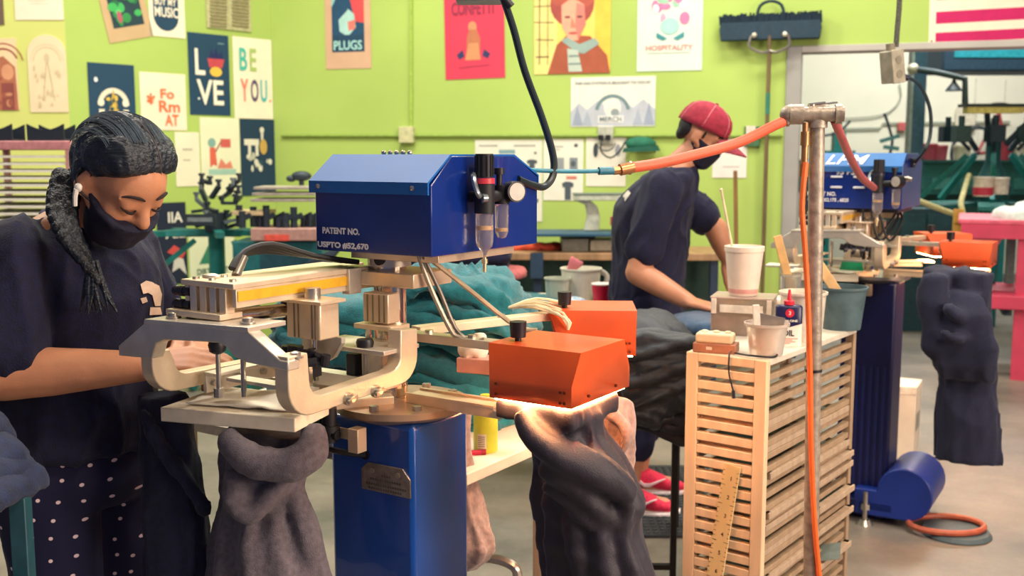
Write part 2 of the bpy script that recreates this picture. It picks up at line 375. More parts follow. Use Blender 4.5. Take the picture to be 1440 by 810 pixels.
# left wall
poster(PA, (20, -40, 88, 28), 'f3e6cf', 'cream sheet cut by the top edge above the arched print', [('rect', .28, .6, .66, .61, 'cfc2aa'), ('rect', .32, .66, .7, .67, 'cfc2aa')], name='paper_sheet')
poster(PA, (-40, -40, 4, 35), '6d5a4c', 'dark brown poster just peeking in at the far left top')
poster(PA, (-38, 54, 25, 155), 'e8cfa6', 'sepia figure print at the left edge beside the arched print',
       [('poly', [(.3, 1), (.25, .5), (.4, .3), (.7, .25), (.95, .4), (.98, 1)], 'b26d50')]+[('ring', .7, .35, .3, .34, 20, 160, '9a4a3c'), ('ring', .7, .35, .42, .45, 10, 150, 'a85a46'), ('ell', .78, .47, .14, .11, 'd89a74'), ('rect', .62, .62, .9, 1, '8f4a44')]+blotches(10, .35, .55, .95, .95, ['8a4038', 'c98a66', 'a05846'], .03, .08, 3))
poster(PA, (40, 49, 94, 158), 'ecd9b4', 'cream arch-topped print with faint grey line drawing', [('ring', .5, .34, .34, .36, 0, 180, 'cdbb99'), ('ring', .5, .34, .42, .43, 0, 180, 'cfbf9c'), ('line', (.5, .3), (.36, .85), .004, 'b9a988'), ('line', (.5, .3), (.66, .85), .004, 'b3a283'), ('ell', .5, .3, .07, .06, 'd3c29f')]+blotches(16, .15, .3, .85, .92, ['dcc8a2', 'd6c29c'], .02, .06, 5), arch=True)
# corner wall
poster(PB, (141, -48, 205, 56), 'c3a57f', 'tilted cardboard-framed print of green plants', [('rect', .16, .05, .86, .82, '1c3c46')]+blotches(26, .22, .1, .8, .76, ['2f8a4c', '3fae5c', '1f6b46', '57c272', 'b0586a'], .05, .12, 8), tilt=13)
poster(PB, (209, -50, 259, 52), 'efe4cd', 'white poster with navy shield reading MUSIC', [('rect', .12, .0, .82, .72, NAVY), ('ell', .47, .72, .35, .2, NAVY), ('text', .46, .52, .6, .1, 'BUY MY', 'f2ead8'), ('text', .48, .66, .66, .14, 'MUSIC', 'f2ead8')])
poster(PB, (126, 90, 191, 206), NAVY, 'navy poster with cream letter arch and gold tree', [('ring', .52, .5, .24, .34, 0, 180, 'e5dcc6'), ('ell', .25, .47, .07, .045, 'e9e2cf'), ('ell', .78, .47, .07, .045, 'e9e2cf'), ('rect', .2, .55, .32, .9, 'e5dcc6'), ('rect', .72, .55, .84, .9, 'e5dcc6'), ('poly', [(.52, .3), (.36, .72), (.68, .72)], 'c6a445'), ('ell', .16, .2, .04, .03, 'dfe6e6')]+blotches(14, .4, .4, .64, .72, ['d8b850', '8f7a35', '2a4a55'], .03, .06, 9))
poster(PB, (198, 103, 262, 183), 'f0e3cb', 'white poster with stacked orange letters beside the navy arch poster', [('text', .58, .36, .3, .17, 'Fo', 'f0703f'), ('text', .62, .58, .46, .2, 'Rm', 'f0703f'), ('text', .66, .82, .3, .2, 'AT', 'f0703f'), ('text', .22, .46, .18, .2, '*', 'f0703f')])
poster(PB, (266, 48, 323, 162), NAVY, 'navy LOVE poster with coloured shapes for the O', [('text', .27, .35, .24, .32, 'L', 'f3ecd9'), ('text', .5, .72, .66, .31, 'VE', 'f3ecd9'), ('poly', [(.5, .3), (.56, .18), (.62, .26), (.68, .15), (.74, .26), (.82, .2), (.86, .3)], '18255c'), ('poly', [(.46, .3), (.88, .3), (.82, .41), (.5, .41)], 'c2454f'), ('ell', .66, .46, .15, .06, 'e9bd4a'), ('rect', .72, .1, .88, .115, '6f93a0'), ('ell', .22, .8, .025, .015, 'dfe6e6')])
poster(PB, (329, 54, 383, 167), 'efe6cd', 'white BE YOU poster in coloured capitals', [('text', .25, .27, .2, .28, 'B', '49b7a5'), ('text', .5, .27, .17, .28, 'E', 'a7c06f'), ('text', .26, .65, .2, .28, 'Y', 'e77a63'), ('text', .52, .65, .2, .28, 'O', '59476b'), ('text', .76, .65, .17, .28, 'U', '45b0b8'), ('ell', .93, .77, .025, .015, 'e0584a')])
poster(PB, (283, 166, 338, 275), 'e6e6c6', 'pale poster with red figure holding a flag', [('ell', .28, .32, .1, .06, '7fa9a0'), ('poly', [(.22, .38), (.36, .38), (.4, .62), (.3, .6), (.22, .64)], 'd9644f'), ('rect', .5, .27, .76, .38, 'cf5f58'), ('line', (.36, .44), (.52, .3), .012, 'a05048'), ('rect', .18, .66, .88, .73, '9fc3b5'), ('poly', [(.4, .65), (.5, .52), (.62, .6), (.74, .55), (.8, .65)], 'd9826c')])
poster(PB, (339, 168, 390, 275), '14364e', 'navy poster with white animal and skyline drawing', [('rect', .1, .26, .5, .34, 'ddd9c6'), ('rect', .2, .34, .28, .46, 'ddd9c6'), ('rect', .4, .34, .48, .48, 'ddd9c6'), ('rect', .56, .15, .62, .4, 'ddd9c6'), ('ell', .59, .14, .06, .04, 'ddd9c6'), ('ell', .62, .36, .1, .1, 'c9a350')]+blotches(18, .2, .48, .8, .66, ['ddd9c6', 'b9b9a8', '2b4a58'], .03, .07, 12))
poster(PB, (247, 186, 281, 262), 'ece4cb', 'small white sheet half hidden by the dark-haired woman', [('rect', .3, .3, .7, .34, 'b9b3a0'), ('rect', .3, .5, .6, .53, 'b9b3a0')])
poster(PB, (222, 285, 263, 400), '15213a', 'dark poster with white letters and red flames above the machine arm', [('text', .62, .18, .5, .13, 'IIA', 'ece8dd'), ('text', .6, .39, .7, .09, 'AIE', 'ece8dd'), ('poly', [(.3, .6), (.55, .52), (.95, .62), (.8, .7), (.5, .64)], 'cf4a48'), ('poly', [(.45, .85), (.55, .66), (.85, .7), (.95, .9), (.7, .8)], 'd9d4cc')])
poster(PB, (267, 328, 330, 392), 'dfe3c4', 'pale poster with green triangle under the teal press', [('poly', [(.5, .1), (.2, .66), (.8, .66)], '2c7d62'), ('text', .5, .82, .7, .13, 'DIRTY HAT', '4a6a60')])
# back wall
poster(PC, (457, -36, 521, 97), 'cfa88c', 'tan-bordered poster of a navy and red face reading PLUGS',
       [('rect', .15, .0, .86, .82, '16476a'), ('poly', [(.5, .0), (.86, .0), (.86, .52), (.66, .5), (.55, .25)], 'd94a52'), ('poly', [(.15, .0), (.46, .0), (.2, .3), (.15, .34)], '8fc0c4'), ('poly', [(.3, .46), (.5, .36), (.64, .42), (.68, .56), (.5, .66), (.32, .6)], 'a9d3cf'), ('poly', [(.2, .36), (.32, .24), (.54, .3), (.5, .38), (.3, .48)], '16476a'), ('poly', [(.5, .5), (.68, .48), (.66, .58), (.52, .6)], 'd97a70'), ('rect', .15, .64, .86, .82, '14405f'), ('text', .5, .75, .62, .1, 'PLUGS', 'a9dcd8')])
poster(PC, (625, -22, 709, 111), 'd23c58', 'crimson poster with a small brown robed figure', [('text', .48, .25, .7, .14, 'CONFETTI', '8f2a4a'), ('ell', .47, .45, .07, .06, 'c98c66'), ('poly', [(.38, .55), (.42, .48), (.54, .48), (.6, .58), (.58, .78), (.36, .78)], 'b9714f'), ('poly', [(.4, .62), (.56, .62), (.6, .8), (.34, .8)], 'cf8d62'), ('poly', [(.2, .74), (.3, .69), (.33, .76), (.24, .79)], '2a3560'), ('poly', [(.76, .74), (.66, .69), (.63, .76), (.72, .79)], '2a3560'), ('line', (.24, .88), (.74, .86), .006, '9a2c4c')], tilt=.9)
poster(PC, (751, -34, 858, 104), 'efce6a', 'yellow poster of a curly-haired person in a grey scarf',
       [('rect', .0, .0, .3, 1, 'f0d987'), ('rect', .8, .0, 1, 1, 'e5c04c'), ('line', (.07, .1), (.07, .9), .01, '6f6a45'), ('line', (.18, .1), (.18, .9), .008, '8a834e'), ('line', (.0, .3), (.26, .3), .008, '6f6a45'), ('line', (.0, .46), (.26, .47), .008, '6f6a45'), ('line', (.02, .64), (.26, .65), .008, '6f6a45'), ('line', (.02, .82), (.2, .82), .01, '5f5b40'),
        ('poly', [(.18, 1), (.3, .7), (.44, .6), (.74, .62), (.96, .82), (1, 1)], 'a5553c'), ('ell', .5, .28, .29, .24, 'a34b45'), ('ell', .33, .2, .12, .1, 'b05648'), ('ell', .68, .22, .12, .1, 'b05648'), ('poly', [(.36, .3), (.5, .22), (.66, .3), (.68, .5), (.58, .66), (.47, .66), (.37, .52)], 'eaa58b'), ('poly', [(.56, .28), (.66, .3), (.68, .5), (.58, .66), (.54, .5)], 'd77f74'), ('ell', .44, .42, .04, .013, '70423f'), ('ell', .6, .42, .04, .013, '70423f'), ('poly', [(.5, .42), (.55, .53), (.48, .53)], 'cd7d68'), ('ell', .515, .585, .06, .014, 'b4544f'),
         ('poly', [(.36, .66), (.44, .62), (.6, .7), (.8, .64), (.86, .7), (.66, .8), (.56, .78)], '93aaa4'), ('poly', [(.44, .74), (.58, .76), (.64, .98), (.46, .98)], 'b9c6ba'), ('line', (.46, .82), (.6, .82), .012, '6f8686'), ('line', (.46, .9), (.62, .9), .012, '6f8686')])
poster(PC, (896, -44, 988, 100), 'cfe2d6', 'pale mint poster of pink flowers in a round vase', blotches(18, .26, .2, .78, .5, ['df7fae', 'e85fa0', 'f0a5c6', 'c9dfe0', '9cc9b0'], .04, .09, 4)+[('ell', .5, .56, .14, .08, 'a5d6cf'), ('poly', [(.3, .62), (.46, .68), (.4, .7), (.3, .67)], '3f9098'), ('poly', [(.72, .62), (.56, .68), (.62, .7), (.72, .67)], '3f9098'), ('text', .5, .77, .72, .05, 'HOSPITALITY', 'df8f8a'), ('line', (.16, .82), (.82, .82), .004, 'c9b8ae')])
poster(PC, (802, 108, 921, 178), 'e2e3d8', 'white mountain-scene sign reading MERCH on the back wall',
       [('poly', [(0, .98), (0, .7), (.1, .52), (.2, .66), (.32, .48), (.45, .62), (.6, .44), (.74, .62), (.86, .46), (1, .66), (1, .98)], 'b9bfcb'), ('poly', [(.02, .98), (.08, .56), (.15, .98)], '98a3b8'), ('poly', [(.86, .98), (.93, .52), (.99, .98)], '98a3b8'), ('poly', [(.74, .98), (.8, .64), (.86, .98)], 'a5afc0'), ('poly', [(.14, .98), (.2, .66), (.26, .98)], 'a5afc0'), ('ring', .5, .72, .17, .21, 10, 170, '6f8a90'), ('ell', .5, .62, .1, .2, 'e8e6dc'), ('ell', .53, .72, .05, .08, '8f9aa0'), ('rect', .33, .78, .63, .92, 'e8e8e2'), ('text', .48, .85, .26, .1, 'MERCH', '6c7c88'), ('text', .5, .12, .9, .055, 'THIS GAS STATION IS BROUGHT TO YOU BY', '7f8488')], name='sign', cat='sign')
def tee(x, y, s, c='4a5560'): return [('poly', [(x-s*.5, y-s*.4), (x-s*.2, y-s*.5), (x+s*.2, y-s*.5), (x+s*.5, y-s*.4), (x+s*.42, y-s*.15), (x+s*.26, y-s*.2), (x+s*.26, y+s*.5), (x-s*.26, y+s*.5), (x-s*.26, y-s*.2), (x-s*.42, y-s*.15)], c)]
INS = 'instruction sheets on the back wall'
poster(PC, (668, 197, 762, 311), 'e3e2d2', 'tall instruction sheet with tee drawings behind the blue housing', tee(.85, .32, .16)+tee(.86, .8, .18)+[('rect', .36, .12, .6, .17, '7fa3a8'), ('ell', .8, .52, .1, .05, '8f938f'), ('rect', .06, .06, .34, .08, 'a5a89f'), ('rect', .58, .06, .9, .08, 'a5a89f'), ('rect', .06, .3, .3, .31, 'b5b8ad'), ('rect', .06, .34, .26, .35, 'b5b8ad'), ('ell', .9, .16, .02, .015, '50555a')], group=INS, name='instruction_sheet', cat='paper')
poster(PC, (764, 196, 820, 282), 'e5e4d6', 'instruction sheet with tee and card drawings right of the black hose', tee(.62, .84, .3)+[('rect', .3, .3, .52, .54, '90979a'), ('rect', .66, .3, .86, .52, '7d8a92'), ('ell', .75, .4, .06, .05, '4f5a60'), ('rect', .58, .6, .84, .65, 'd07a6a'), ('rect', .1, .11, .5, .13, 'a5a89f'), ('rect', .1, .16, .42, .175, 'b5b8ad'), ('ell', .82, .1, .05, .03, '4f5a60')], group=INS, name='instruction_sheet', cat='paper')
poster(PC, (824, 190, 880, 262), 'e6e3d4', 'white sheet with cord drawing below the mountain sign', [('ell', .24, .3, .06, .14, '3c4a55'), ('ell', .8, .3, .07, .12, '9a9ca5'), ('ring', .5, .12, .22, .25, 190, 350, '5a6068')], group=INS, name='instruction_sheet', cat='paper')
poster(PC, (1002, 196, 1050, 250), 'e8e0da', 'white sheet on the wall just under the red cap brim', [('rect', .3, .7, .8, .73, 'b5b0a8')], group=INS, name='instruction_sheet', cat='paper')
# flag over the doorway
o = poster(PC, (1306, -60, 1500, 62), 'f0e2cc', 'cream flag with crimson stripes hung over the doorway', [('rect', .05, .59, 1, .73, 'c51560'), ('rect', .05, .835, 1, .955, 'c51560'), ('rect', .05, .3, 1, .45, 'c51560'), ('ell', .022, .93, .008, .012, '7a6a5a'), ('ell', .022, .935, .004, .006, '3a3430')], name='flag', cat='flag', tilt=1.2, group=None)
# vent
v0 = PB.hit(322, 20, .01); vt = T('air_vent', 'beige louvred air vent above the LOVE poster', 'vent', v0)
def onP(P, px, py, off=0): return P.hit(px, py, off)
def panel(mb, P, rect, d0, d1):
    x0, y0, x1, y1 = rect; cx, cy = (x0+x1)/2, (y0+y1)/2; c = P.hit(cx, cy); wd = (P.hit(x1, cy)-P.hit(x0, cy)).length/2; ht = (P.hit(cx, y0)-P.hit(cx, y1)).length/2
    return mb.prism([(-wd, -ht), (wd, -ht), (wd, ht), (-wd, ht)], d0, d1, lambda a, b, h: c+P.x*a+P.y*b+P.n*h)
panel(MB(), PB, (290, -8, 352, 42), .002, .012).build('vent_frame', M('b9b78a', .6), vt, True)
for a, b in ((294, 317), (325, 348)):
    for k in range(9): panel(MB(), PB, (a, -3+k*4.8, b, -.4+k*4.8), .012, .02).build('louvre', M('8f8560', .6), vt, True)
# conduit, boxes
cdt = T('electrical_conduit', 'green painted conduit running along the back wall to a junction box', 'conduit', PC.hit(400, 190))
MB().tube([PC.hit(x, 191, .018) for x in (396, 560, 720, 880, 1100)], .011, 8, 0).build('horizontal_pipe', M('8aa548', .6), cdt, True)
MB().tube([PC.hit(578, y, .018) for y in (186, -60)], .009, 8, 0).build('vertical_pipe', M('a5c452', .6), cdt, True)
panel(MB(), PC, (564, 178, 584, 201), .0, .05).build('junction_box', M('c9c79a', .6), cdt, True, bevel=.004)
MB().tube([PC.hit(570, 200, .03), PC.hit(563, 208, .03), PC.hit(563, 240, .02)], .006, 6).build('cable', M('6d7c45', .6), cdt, True)
ob = T('wall_outlet', 'grey power outlet with two plugs under the mountain sign', 'outlet', PC.hit(852, 189))
panel(MB(), PC, (842, 178, 863, 203), .0, .03).build('face_plate', M('b9bcae', .5), ob, True, bevel=.003)
for x in (847, 857): panel(MB(), PC, (x-3, 190, x+3, 197), .03, .07).build('plug', BLK, ob, True)
MB().tube([PC.hit(847, 196, .06), PC.hit(845, 212, .08), PC.hit(858, 222, .06), PC.hit(872, 212, .05), PC.hit(884, 196, .05), PC.hit(915, 198, .04), PC.hit(921, 215, .03)], .006, 6).build('cord', BLK, ob, True)
gb = T('baseball_hat', 'dark green hat hanging on the back wall behind the red-capped man', 'hat', PC.hit(901, 205))
MB().ell(PC.hit(901, 202, .06), (.11, .06, .05), None, 18, 10).build('crown', M('1f6b55', .8), gb, True)
MB().prism([(-.12, -.03), (.12, -.01), (.14, -.05), (-.13, -.06)], 0, .02, lambda a, b, h: PC.hit(901, 202, .1+h)+PC.x*a+Vector((0, 0, b))).build('brim', M('1a5a4a', .8), gb, True)
th = T('thermostat', 'small dark green wall box with white switch beside the broom handle', 'switch', PC.hit(1058, 205))
panel(MB(), PC, (1047, 178, 1069, 206), 0, .03).build('switch_box', M('3f6b48', .6), th, True, bevel=.003)
panel(MB(), PC, (1050, 177, 1063, 189), .03, .04).build('switch_plate', M('d9cfc0', .6), th, True)
# broom
br = T('push_broom', 'wide black push broom hung bristles up beside the doorway', 'broom', PC.hit(1082, 330, .06))
cb = PC.hit(1083, 40, .07); wl = (PC.hit(1154, 40)-PC.hit(1012, 40)).length
brb = MB()
rr = random.Random(4)
n = 60
for i in range(n):
    for j in range(3):
        x = -wl/2+wl*(i+.5)/n; q = cb+PC.x*x+PC.n*(.02*(j-1))+Vector((0, 0, .03)); brb.bar(q, q+Vector((rr.uniform(-.006, .006), 0, rr.uniform(.05, .075))), wl/n*.9, .018)
o = brb.build('bristles', M('10283a', .9), br, True); o['kind'] = 'stuff'
MB().prism([(-wl/2+.01, -.075), (wl/2-.01, -.075), (wl/2, .0), (wl/2-.01, .045), (-wl/2+.01, .045), (-wl/2, .0)], -.03, .03, lambda a, b, h: cb+PC.x*a+Vector((0, 0, b))+PC.n*h).build('broom_head', M('163447', .7), br, True, bevel=.006)
MB().tube([cb+PC.x*-.09+Vector((0, 0, .07)), cb+PC.x*-.07+Vector((0, 0, .15)), cb+Vector((0, 0, .18)), cb+PC.x*.07+Vector((0, 0, .15)), cb+PC.x*.09+Vector((0, 0, .07))], .011, 8).build('hanger_hoop', M('123040', .5), br, True)
for sx in (-1, 1):
    MB().tube([cb+PC.x*.12*sx+Vector((0, 0, -.05))+PC.n*.04, cb+PC.x*.13*sx+Vector((0, 0, -.12))+PC.n*.04, cb+PC.x*.05*sx+Vector((0, 0, -.16))+PC.n*.03, cb+Vector((0, 0, -.15))+PC.n*.03], .011, 8).build('brace', STEEL, br, True)
    MB().ell(cb+PC.x*.1*sx+Vector((0, 0, -.045))+PC.n*.04, .018).build('bolt', M('e0d8c8', .4, .3), br, True)
MB().cyl(cb+Vector((0, 0, -.05))+PC.n*.02, Vector((cb.x, cb.y, .35))+PC.n*.02, .014).build('handle', M('6d5a3c', .6, 0, .15, 30, kind='wood'), br, True)
MB().cyl(Vector((cb.x, cb.y, 1.72))+PC.n*.02, Vector((cb.x, cb.y, 1.86))+PC.n*.02, .0155).build('tape_band', M('2c7a6a', .5), br, True)
st = atY(1034, 240, 7.3); MB().cyl(st, Vector((st.x+.03, st.y-.1, 0)), .014).build('wooden_pole', M('8a6238', .6, 0, .15, 30, kind='wood'), None, loc=(st.x+.03, st.y-.1, 0))
tag(bpy.data.objects['wooden_pole'], 'brown wooden pole leaning behind the red-capped man', 'pole')
# ================================================================ PRESSES
def frl(root, Tm, s=1., red='c93a4a'):
    """filter regulator. local axes of Tm: x along panel, y out of the panel, z up, origin between the two bowls"""
    def q(a, b, c): return Tm@Vector((a*s, b*s, c*s))
    def cyl(mb, a, b, r, r2=None, n=18): return mb.cyl(q(*a), q(*b), r*s, (r2*s if r2 else None), n)
    body = MB(); cyl(body, (-.027, .03, -.02), (-.027, .03, .033), .019); cyl(body, (.03, .03, -.005), (.03, .03, .03), .015); cyl(body, (-.03, .03, .01), (.05, .03, .01), .011); cyl(body, (-.027, 0, .01), (-.027, .03, .01), .01)
    b = body.build('filter_regulator', RUB, root)
    k = MB(); cyl(k, (-.027, .03, .045), (-.027, .03, .088), .0165)
    for i in range(14):
        t = 2*math.pi*i/14; k.cyl(q(-.027+.0165*math.cos(t), .03+.0165*math.sin(t), .047), q(-.027+.0165*math.cos(t), .03+.0165*math.sin(t), .085), .0016*s, n=5)
    k.build('pressure_knob', RUB, b)
    r_ = MB(); cyl(r_, (-.027, .03, .034), (-.027, .03, .044), .0195); r_.build('lock_ring', M(red, .4), b)
    g = MB(); g.lathe([(0.001, -.108*s), (.003*s, -.108*s), (.003*s, -.098*s), (.006*s, -.09*s), (.0145*s, -.08*s), (.0165*s, -.07*s), (.0165*s, -.022*s), (.014*s, -.02*s)], q(-.027, .03, 0), 20); g.build('clear_bowl', GLASS, b)
    g = MB(); g.lathe([(.001, -.07*s), (.008*s, -.068*s), (.0125*s, -.058*s), (.013*s, -.008*s), (.011*s, -.006*s)], q(.03, .03, 0), 20); g.build('clear_bowl', GLASS, b)
    d = MB(); cyl(d, (-.027, .03, -.128), (-.027, .03, -.1), .0035); cyl(d, (-.027, .03, -.112), (-.027, .03, -.104), .006); d.build('drain_tip', M('e9d3a6', .3, .8), b)
    d = MB(); cyl(d, (-.027, .03, -.043), (-.027, .03, -.05), .0125, None, 16); cyl(d, (.03, .03, -.05), (.03, .03, -.056), .010, None, 16); d.build('bowl_light_disc', M('f0c794', .5), b)  # pale discs put in for the warm light in the bowls
    ga = MB(); cyl(ga, (.044, .040, .018), (.033, .062, .018), .0195, None, 22); ga.build('gauge_case', BLK, b)
    ga = MB(); cyl(ga, (.0329, .0622, .018), (.0324, .0632, .018), .0165, None, 22); ga.build('gauge_dial', M('b9b5ad', .3), b)
    tp = MB(); cyl(tp, (.022, .03, .03), (.022, .03, .05), .006); cyl(tp, (.022, .03, .05), (.022, .03, .062), .01); tp.build('oil_cap', BLK, b)
    e = MB(); e.tube([q(-.027, .03, .012), q(-.05, .035, .012), q(-.056, .03, .03), q(-.05, .022, .048), q(-.03, .01, .05)], .0055*s, 8, 4); cyl(e, (-.045, .036, .008), (-.036, .04, .008), .009); e.build('elbow_fitting', M('8d98a2', .25, .8), b)
    e = MB(); cyl(e, (.045, .03, .028), (.075, .03, .024), .007); cyl(e, (.06, .03, .026), (.066, .03, .0255), .0095); e.build('hose_fitting', STEEL, b)
    return b
def heater(root, Tm, r0=.258, r1=.42, hw=.105, z0=1.028, z1=1.118, coil=True, fan=False):
    """flash cure lamp housing, Tm = its frame on the press (x along the arm)"""
    P_ = lambda a, b, h: Tm@Vector((h, a, b))
    zb = z0+.036
    prof = [(-hw, z0), (-hw, zb), (-hw+.026, z1), (hw-.026, z1), (hw, zb), (hw, z0)]
    mb = MB(); n = len(prof)
    vs = [P_(a, b, r0-(.02 if b > zb+.01 else 0)) for a, b in prof]+[P_(a, b, r1+(.003 if b > zb+.01 else 0)) for a, b in prof]
    mb.add(vs, [tuple(range(n-1, -1, -1)), tuple(range(n, 2*n))]+[(i, i+1, n+i+1, n+i) for i in range(n-1)])
    h = mb.build('flash_heater', ORANGE, root, thick=.004)
    sc = MB()
    for x in (r0+.012, r1-.02, r1-.012):
        for zz in (z0+.008, z0+.026): sc.cyl(P_(-hw-.003, zz, x), P_(-hw-.0005, zz, x), .0028, n=8)
    for a in (-.05, .05):
        for zz in (z0+.012,): sc.cyl(P_(a, zz, r1+.0015), P_(a, zz, r1+.005), .0028, n=8)
    sc.build('screw', M('7a3a22', .4, .5), h)
    kb = MB(); kb.cyl(P_(-.035, z1, r0+.012), P_(-.035, z1+.012, r0+.012), .006); kb.cyl(P_(-.035, z1+.008, r0+.012), P_(-.035, z1+.036, r0+.012), .014, .0155, 18); kb.build('clamp_knob', BLK, h)
    el = MB(); el.box((r0+.005, -hw+.005, z0-.004), (r1-.005, hw-.005, z0+.008), Tm)
    el.build('heating_element', M('ffb070', .6, emit=75.0), h)
    if coil:
        c = MB()
        for i in range(7):
            y = -.03+.008*i; pts = []
            for k in range(11): t = math.pi*2*k/10; pts.append(P_(y+.003*math.sin(t*.5), z0+.055+.022*math.sin(t), r0-.014+.014*math.cos(t)))
            c.tube(pts, .0026, 5, 2)
        c.build('wire_sleeve', M('f2e6cf', .7), h)['kind'] = 'stuff'
    if fan:
        c = MB(); rr = random.Random(3)
        for i in range(13):
            y = -.13+.014*i; c.tube([P_(-.02+rr.uniform(-.01, .01), z1-.002, r0-.11), P_(y*.5-.01, z1+.004+rr.uniform(0, .012), r0-.05), P_(y-.005, z1-.008+rr.uniform(-.004, .008), r0+.005+rr.uniform(-.01, .02)), P_(y-.015, z1-.03, r0+.02)], .0028, 5, 3)
        c.build('fibre_wires', M('f0dfb8', .7), h)['kind'] = 'stuff'
    return h
def ubracket(root, u0, u1, zt, mir=0):
    pts = [(-.41, zt)]+[(-.36-.05*math.cos(R(a)), 1.086-.050*math.sin(R(a))) for a in range(0, 91, 15)]+[(-.135-.0, 1.044)]+[(-.132+.047*math.sin(R(a)), 1.092-.047*math.cos(R(a))) for a in range(15, 91, 15)]+[(-.085, 1.138), (-.132, 1.142), (-.134, 1.093)]+[(-.160+.026*math.cos(R(a)), 1.093-.022*math.sin(R(a))) for a in range(15, 91, 25)]+[(-.332, 1.064)]+[(-.335-.028*math.sin(R(a)), 1.092-.028*math.cos(R(a))) for a in range(10, 91, 20)]+[(-.366, zt)]
    if mir: pts = [(a, b) for a, b in pts if a < -.26]; pts = [p for p in pts]+[]
    if mir: pts = [(-.41, zt)]+[(-.36-.05*math.cos(R(a)), 1.086-.050*math.sin(R(a))) for a in range(0, 91, 15)]+[(-.14, 1.036), (-.14, 1.060), (-.332, 1.064)]+[(-.335-.028*math.sin(R(a)), 1.092-.028*math.cos(R(a))) for a in range(10, 91, 20)]+[(-.372, zt)]
    return MB().prism(pts, u0, u1, lambda a, b, h: Vector((h, a, b))).build('c_bracket', ALUW, root, bevel=.002)
root_frames = {}
def press(name, label, O, phi, near=True):
    Rz = R(phi); root = T(name, label, 'press', (O[0], O[1], 0), Rz)
    def part(mb, n, m, par=root, **k): return mb.build(n, m, par, **k)
    # column
    col = MB().box((-.11, -.085, .0), (.095, .09, .955)).build('column', BLUE if near else M('10154c', .4, 0, .06, 8), root, bevel=.01)
    if near:
        pl = [(-.028, .818), (.09, .818), (.09, .853), (.072, .872), (-.012, .872), (-.028, .857)]
        np_ = MB().prism(pl, -.089, -.0855, lambda a, b, h: Vector((a, h, b))).build('name_plate', M('a79c92', .35, .8, .15, 60), col, bevel=.0008)
        g = MB()
        for a in (.0, .062): g.cyl((a, -.0915, .858), (a, -.0885, .858), .005, n=12)
        g.build('rivet', STEEL, col)
        g = MB()
        for zz, x0, x1 in ((.851, .022, .04), (.842, -.006, .064), (.832, -.016, .078), (.824, -.01, .07)):
            x = x0
            while x < x1: g.box((x, -.0896, zz-.0022), (x+.0042, -.0888, zz+.0022)); x += .0058
        g.build('engraving', M('6f6862', .5, .5), col)
        MB().cyl((-.02, -.088, .885), (-.02, -.084, .885), .01, n=16).build('grommet', BLK, col)
        MB().tube([(-.02, -.085, .885), (-.05, -.11, .89), (-.1, -.14, .905), (-.15, -.16, .93)], .006, 8).build('power_cable', BLK, root)
    else:
        b = MB()
        for k in range(6): b.box((-.07+k*.026, -.089, .1), (-.058+k*.026, -.085, .62))
        b.build('column_rib', M('1a2560', .4), col)
    MB().lathe([(.07, .94), (.125, .962), (.13, .966), (.13, .978), (.05, .98)], (0, 0, 0), 40).build('turntable', STEEL if not near else M('c9a98c', .3, .7, .1, 12), root)
    k = MB()
    for i in range(8): t = R(i*45+10); k.cyl((.105*math.cos(t), .105*math.sin(t), .978), (.105*math.cos(t), .105*math.sin(t), .988), .009, n=6)
    k.build('turntable_bolt', STEEL, root)
    post = MB().cyl((-.025, 0, .975), (-.025, 0, 1.275), .0325, n=28).build('centre_post', CHROME, root)
    MB().cyl((-.025, 0, 1.238), (-.025, 0, 1.27), .042, n=28).build('clamp_collar', ALU, post)
    MB().cyl((-.015, -.045, 1.253), (-.015, -.03, 1.253), .011, n=14).build('collar_bolt', BLK, post)
    MB().cyl((-.025, 0, 1.06), (-.025, 0, 1.09), .044, n=28).build('lower_collar', BLK, post)
    MB().box((-.095, -.06, 1.205), (.08, .06, 1.232)).build('head_plate', ALUW, root, bevel=.002)
    # carousel arms + platens
    H1 = Matrix.Translation((0, .034, 0)); H2 = Matrix.Translation((-.121, .299, 0))@Matrix.Rotation(R(30), 4, 'Z')
    root_frames[root.name] = (H1, H2)
    W1 = Matrix.Rotation(R(188), 4, 'Z')@Matrix.Translation((.06, 0, 0))
    for i, Tm in enumerate((Matrix.Identity(4), H2, W1)):
        a = MB().box((.03 if i != 1 else .12, -.024, .976), (.245, .024, .996), Tm); a.build('carousel_arm', ALUW, root, bevel=.0015)
        for y0, y1 in ((-.028, -.02), (.02, .028)): MB().box((.03 if i != 1 else .12, y0, .996), (.245, y1, 1.0), Tm).build('arm_flange', ALUW, root)
        MB().box((.24, -.04, .992), (.37 if i != 1 else .29, .04, 1.002), Tm).build('platen', M('efe8da', .5, 0, .04), root, bevel=.003)
    # print station platen, cloth on it
    q4 = [(-.262, -.36), (-.004, -.285), (-.05, -.13), (-.3, -.195)]
    MB().prism(q4, .974, 1.0, lambda a, b, h: Vector((a, b, h))).build('print_platen', M('e9dcc4', .5, 0, .08, 18), root, bevel=.002)
    MB().bar((-.13, -.2, .985), (0, -.03, .985), .045, .018).build('carousel_arm', ALUW, root, bevel=.0015)
    def fcl(s, t):
        a = (1-s)*(1-t)*Vector((-.235, -.325, 0))+s*(1-t)*Vector((-.02, -.262, 0))+s*t*Vector((-.055, -.15, 0))+(1-s)*t*Vector((-.275, -.19, 0))
        a.z = 1.004+.007*max(0, noise.noise(Vector((s*5, t*4, 2.2))))+.014*max(0, .5-abs(s-.6)*2)*t; return a
    MB().grid(28, 20, fcl).build('adhesive_sheet', M('f3ead8', .7, 0, .05), root, thick=.0015)
    # screen clamps, squeegee
    MB().box((-.198, -.315, 1.026), (-.19, -.1, 1.058)).build('screen_clamp', ALU, root, bevel=.001)
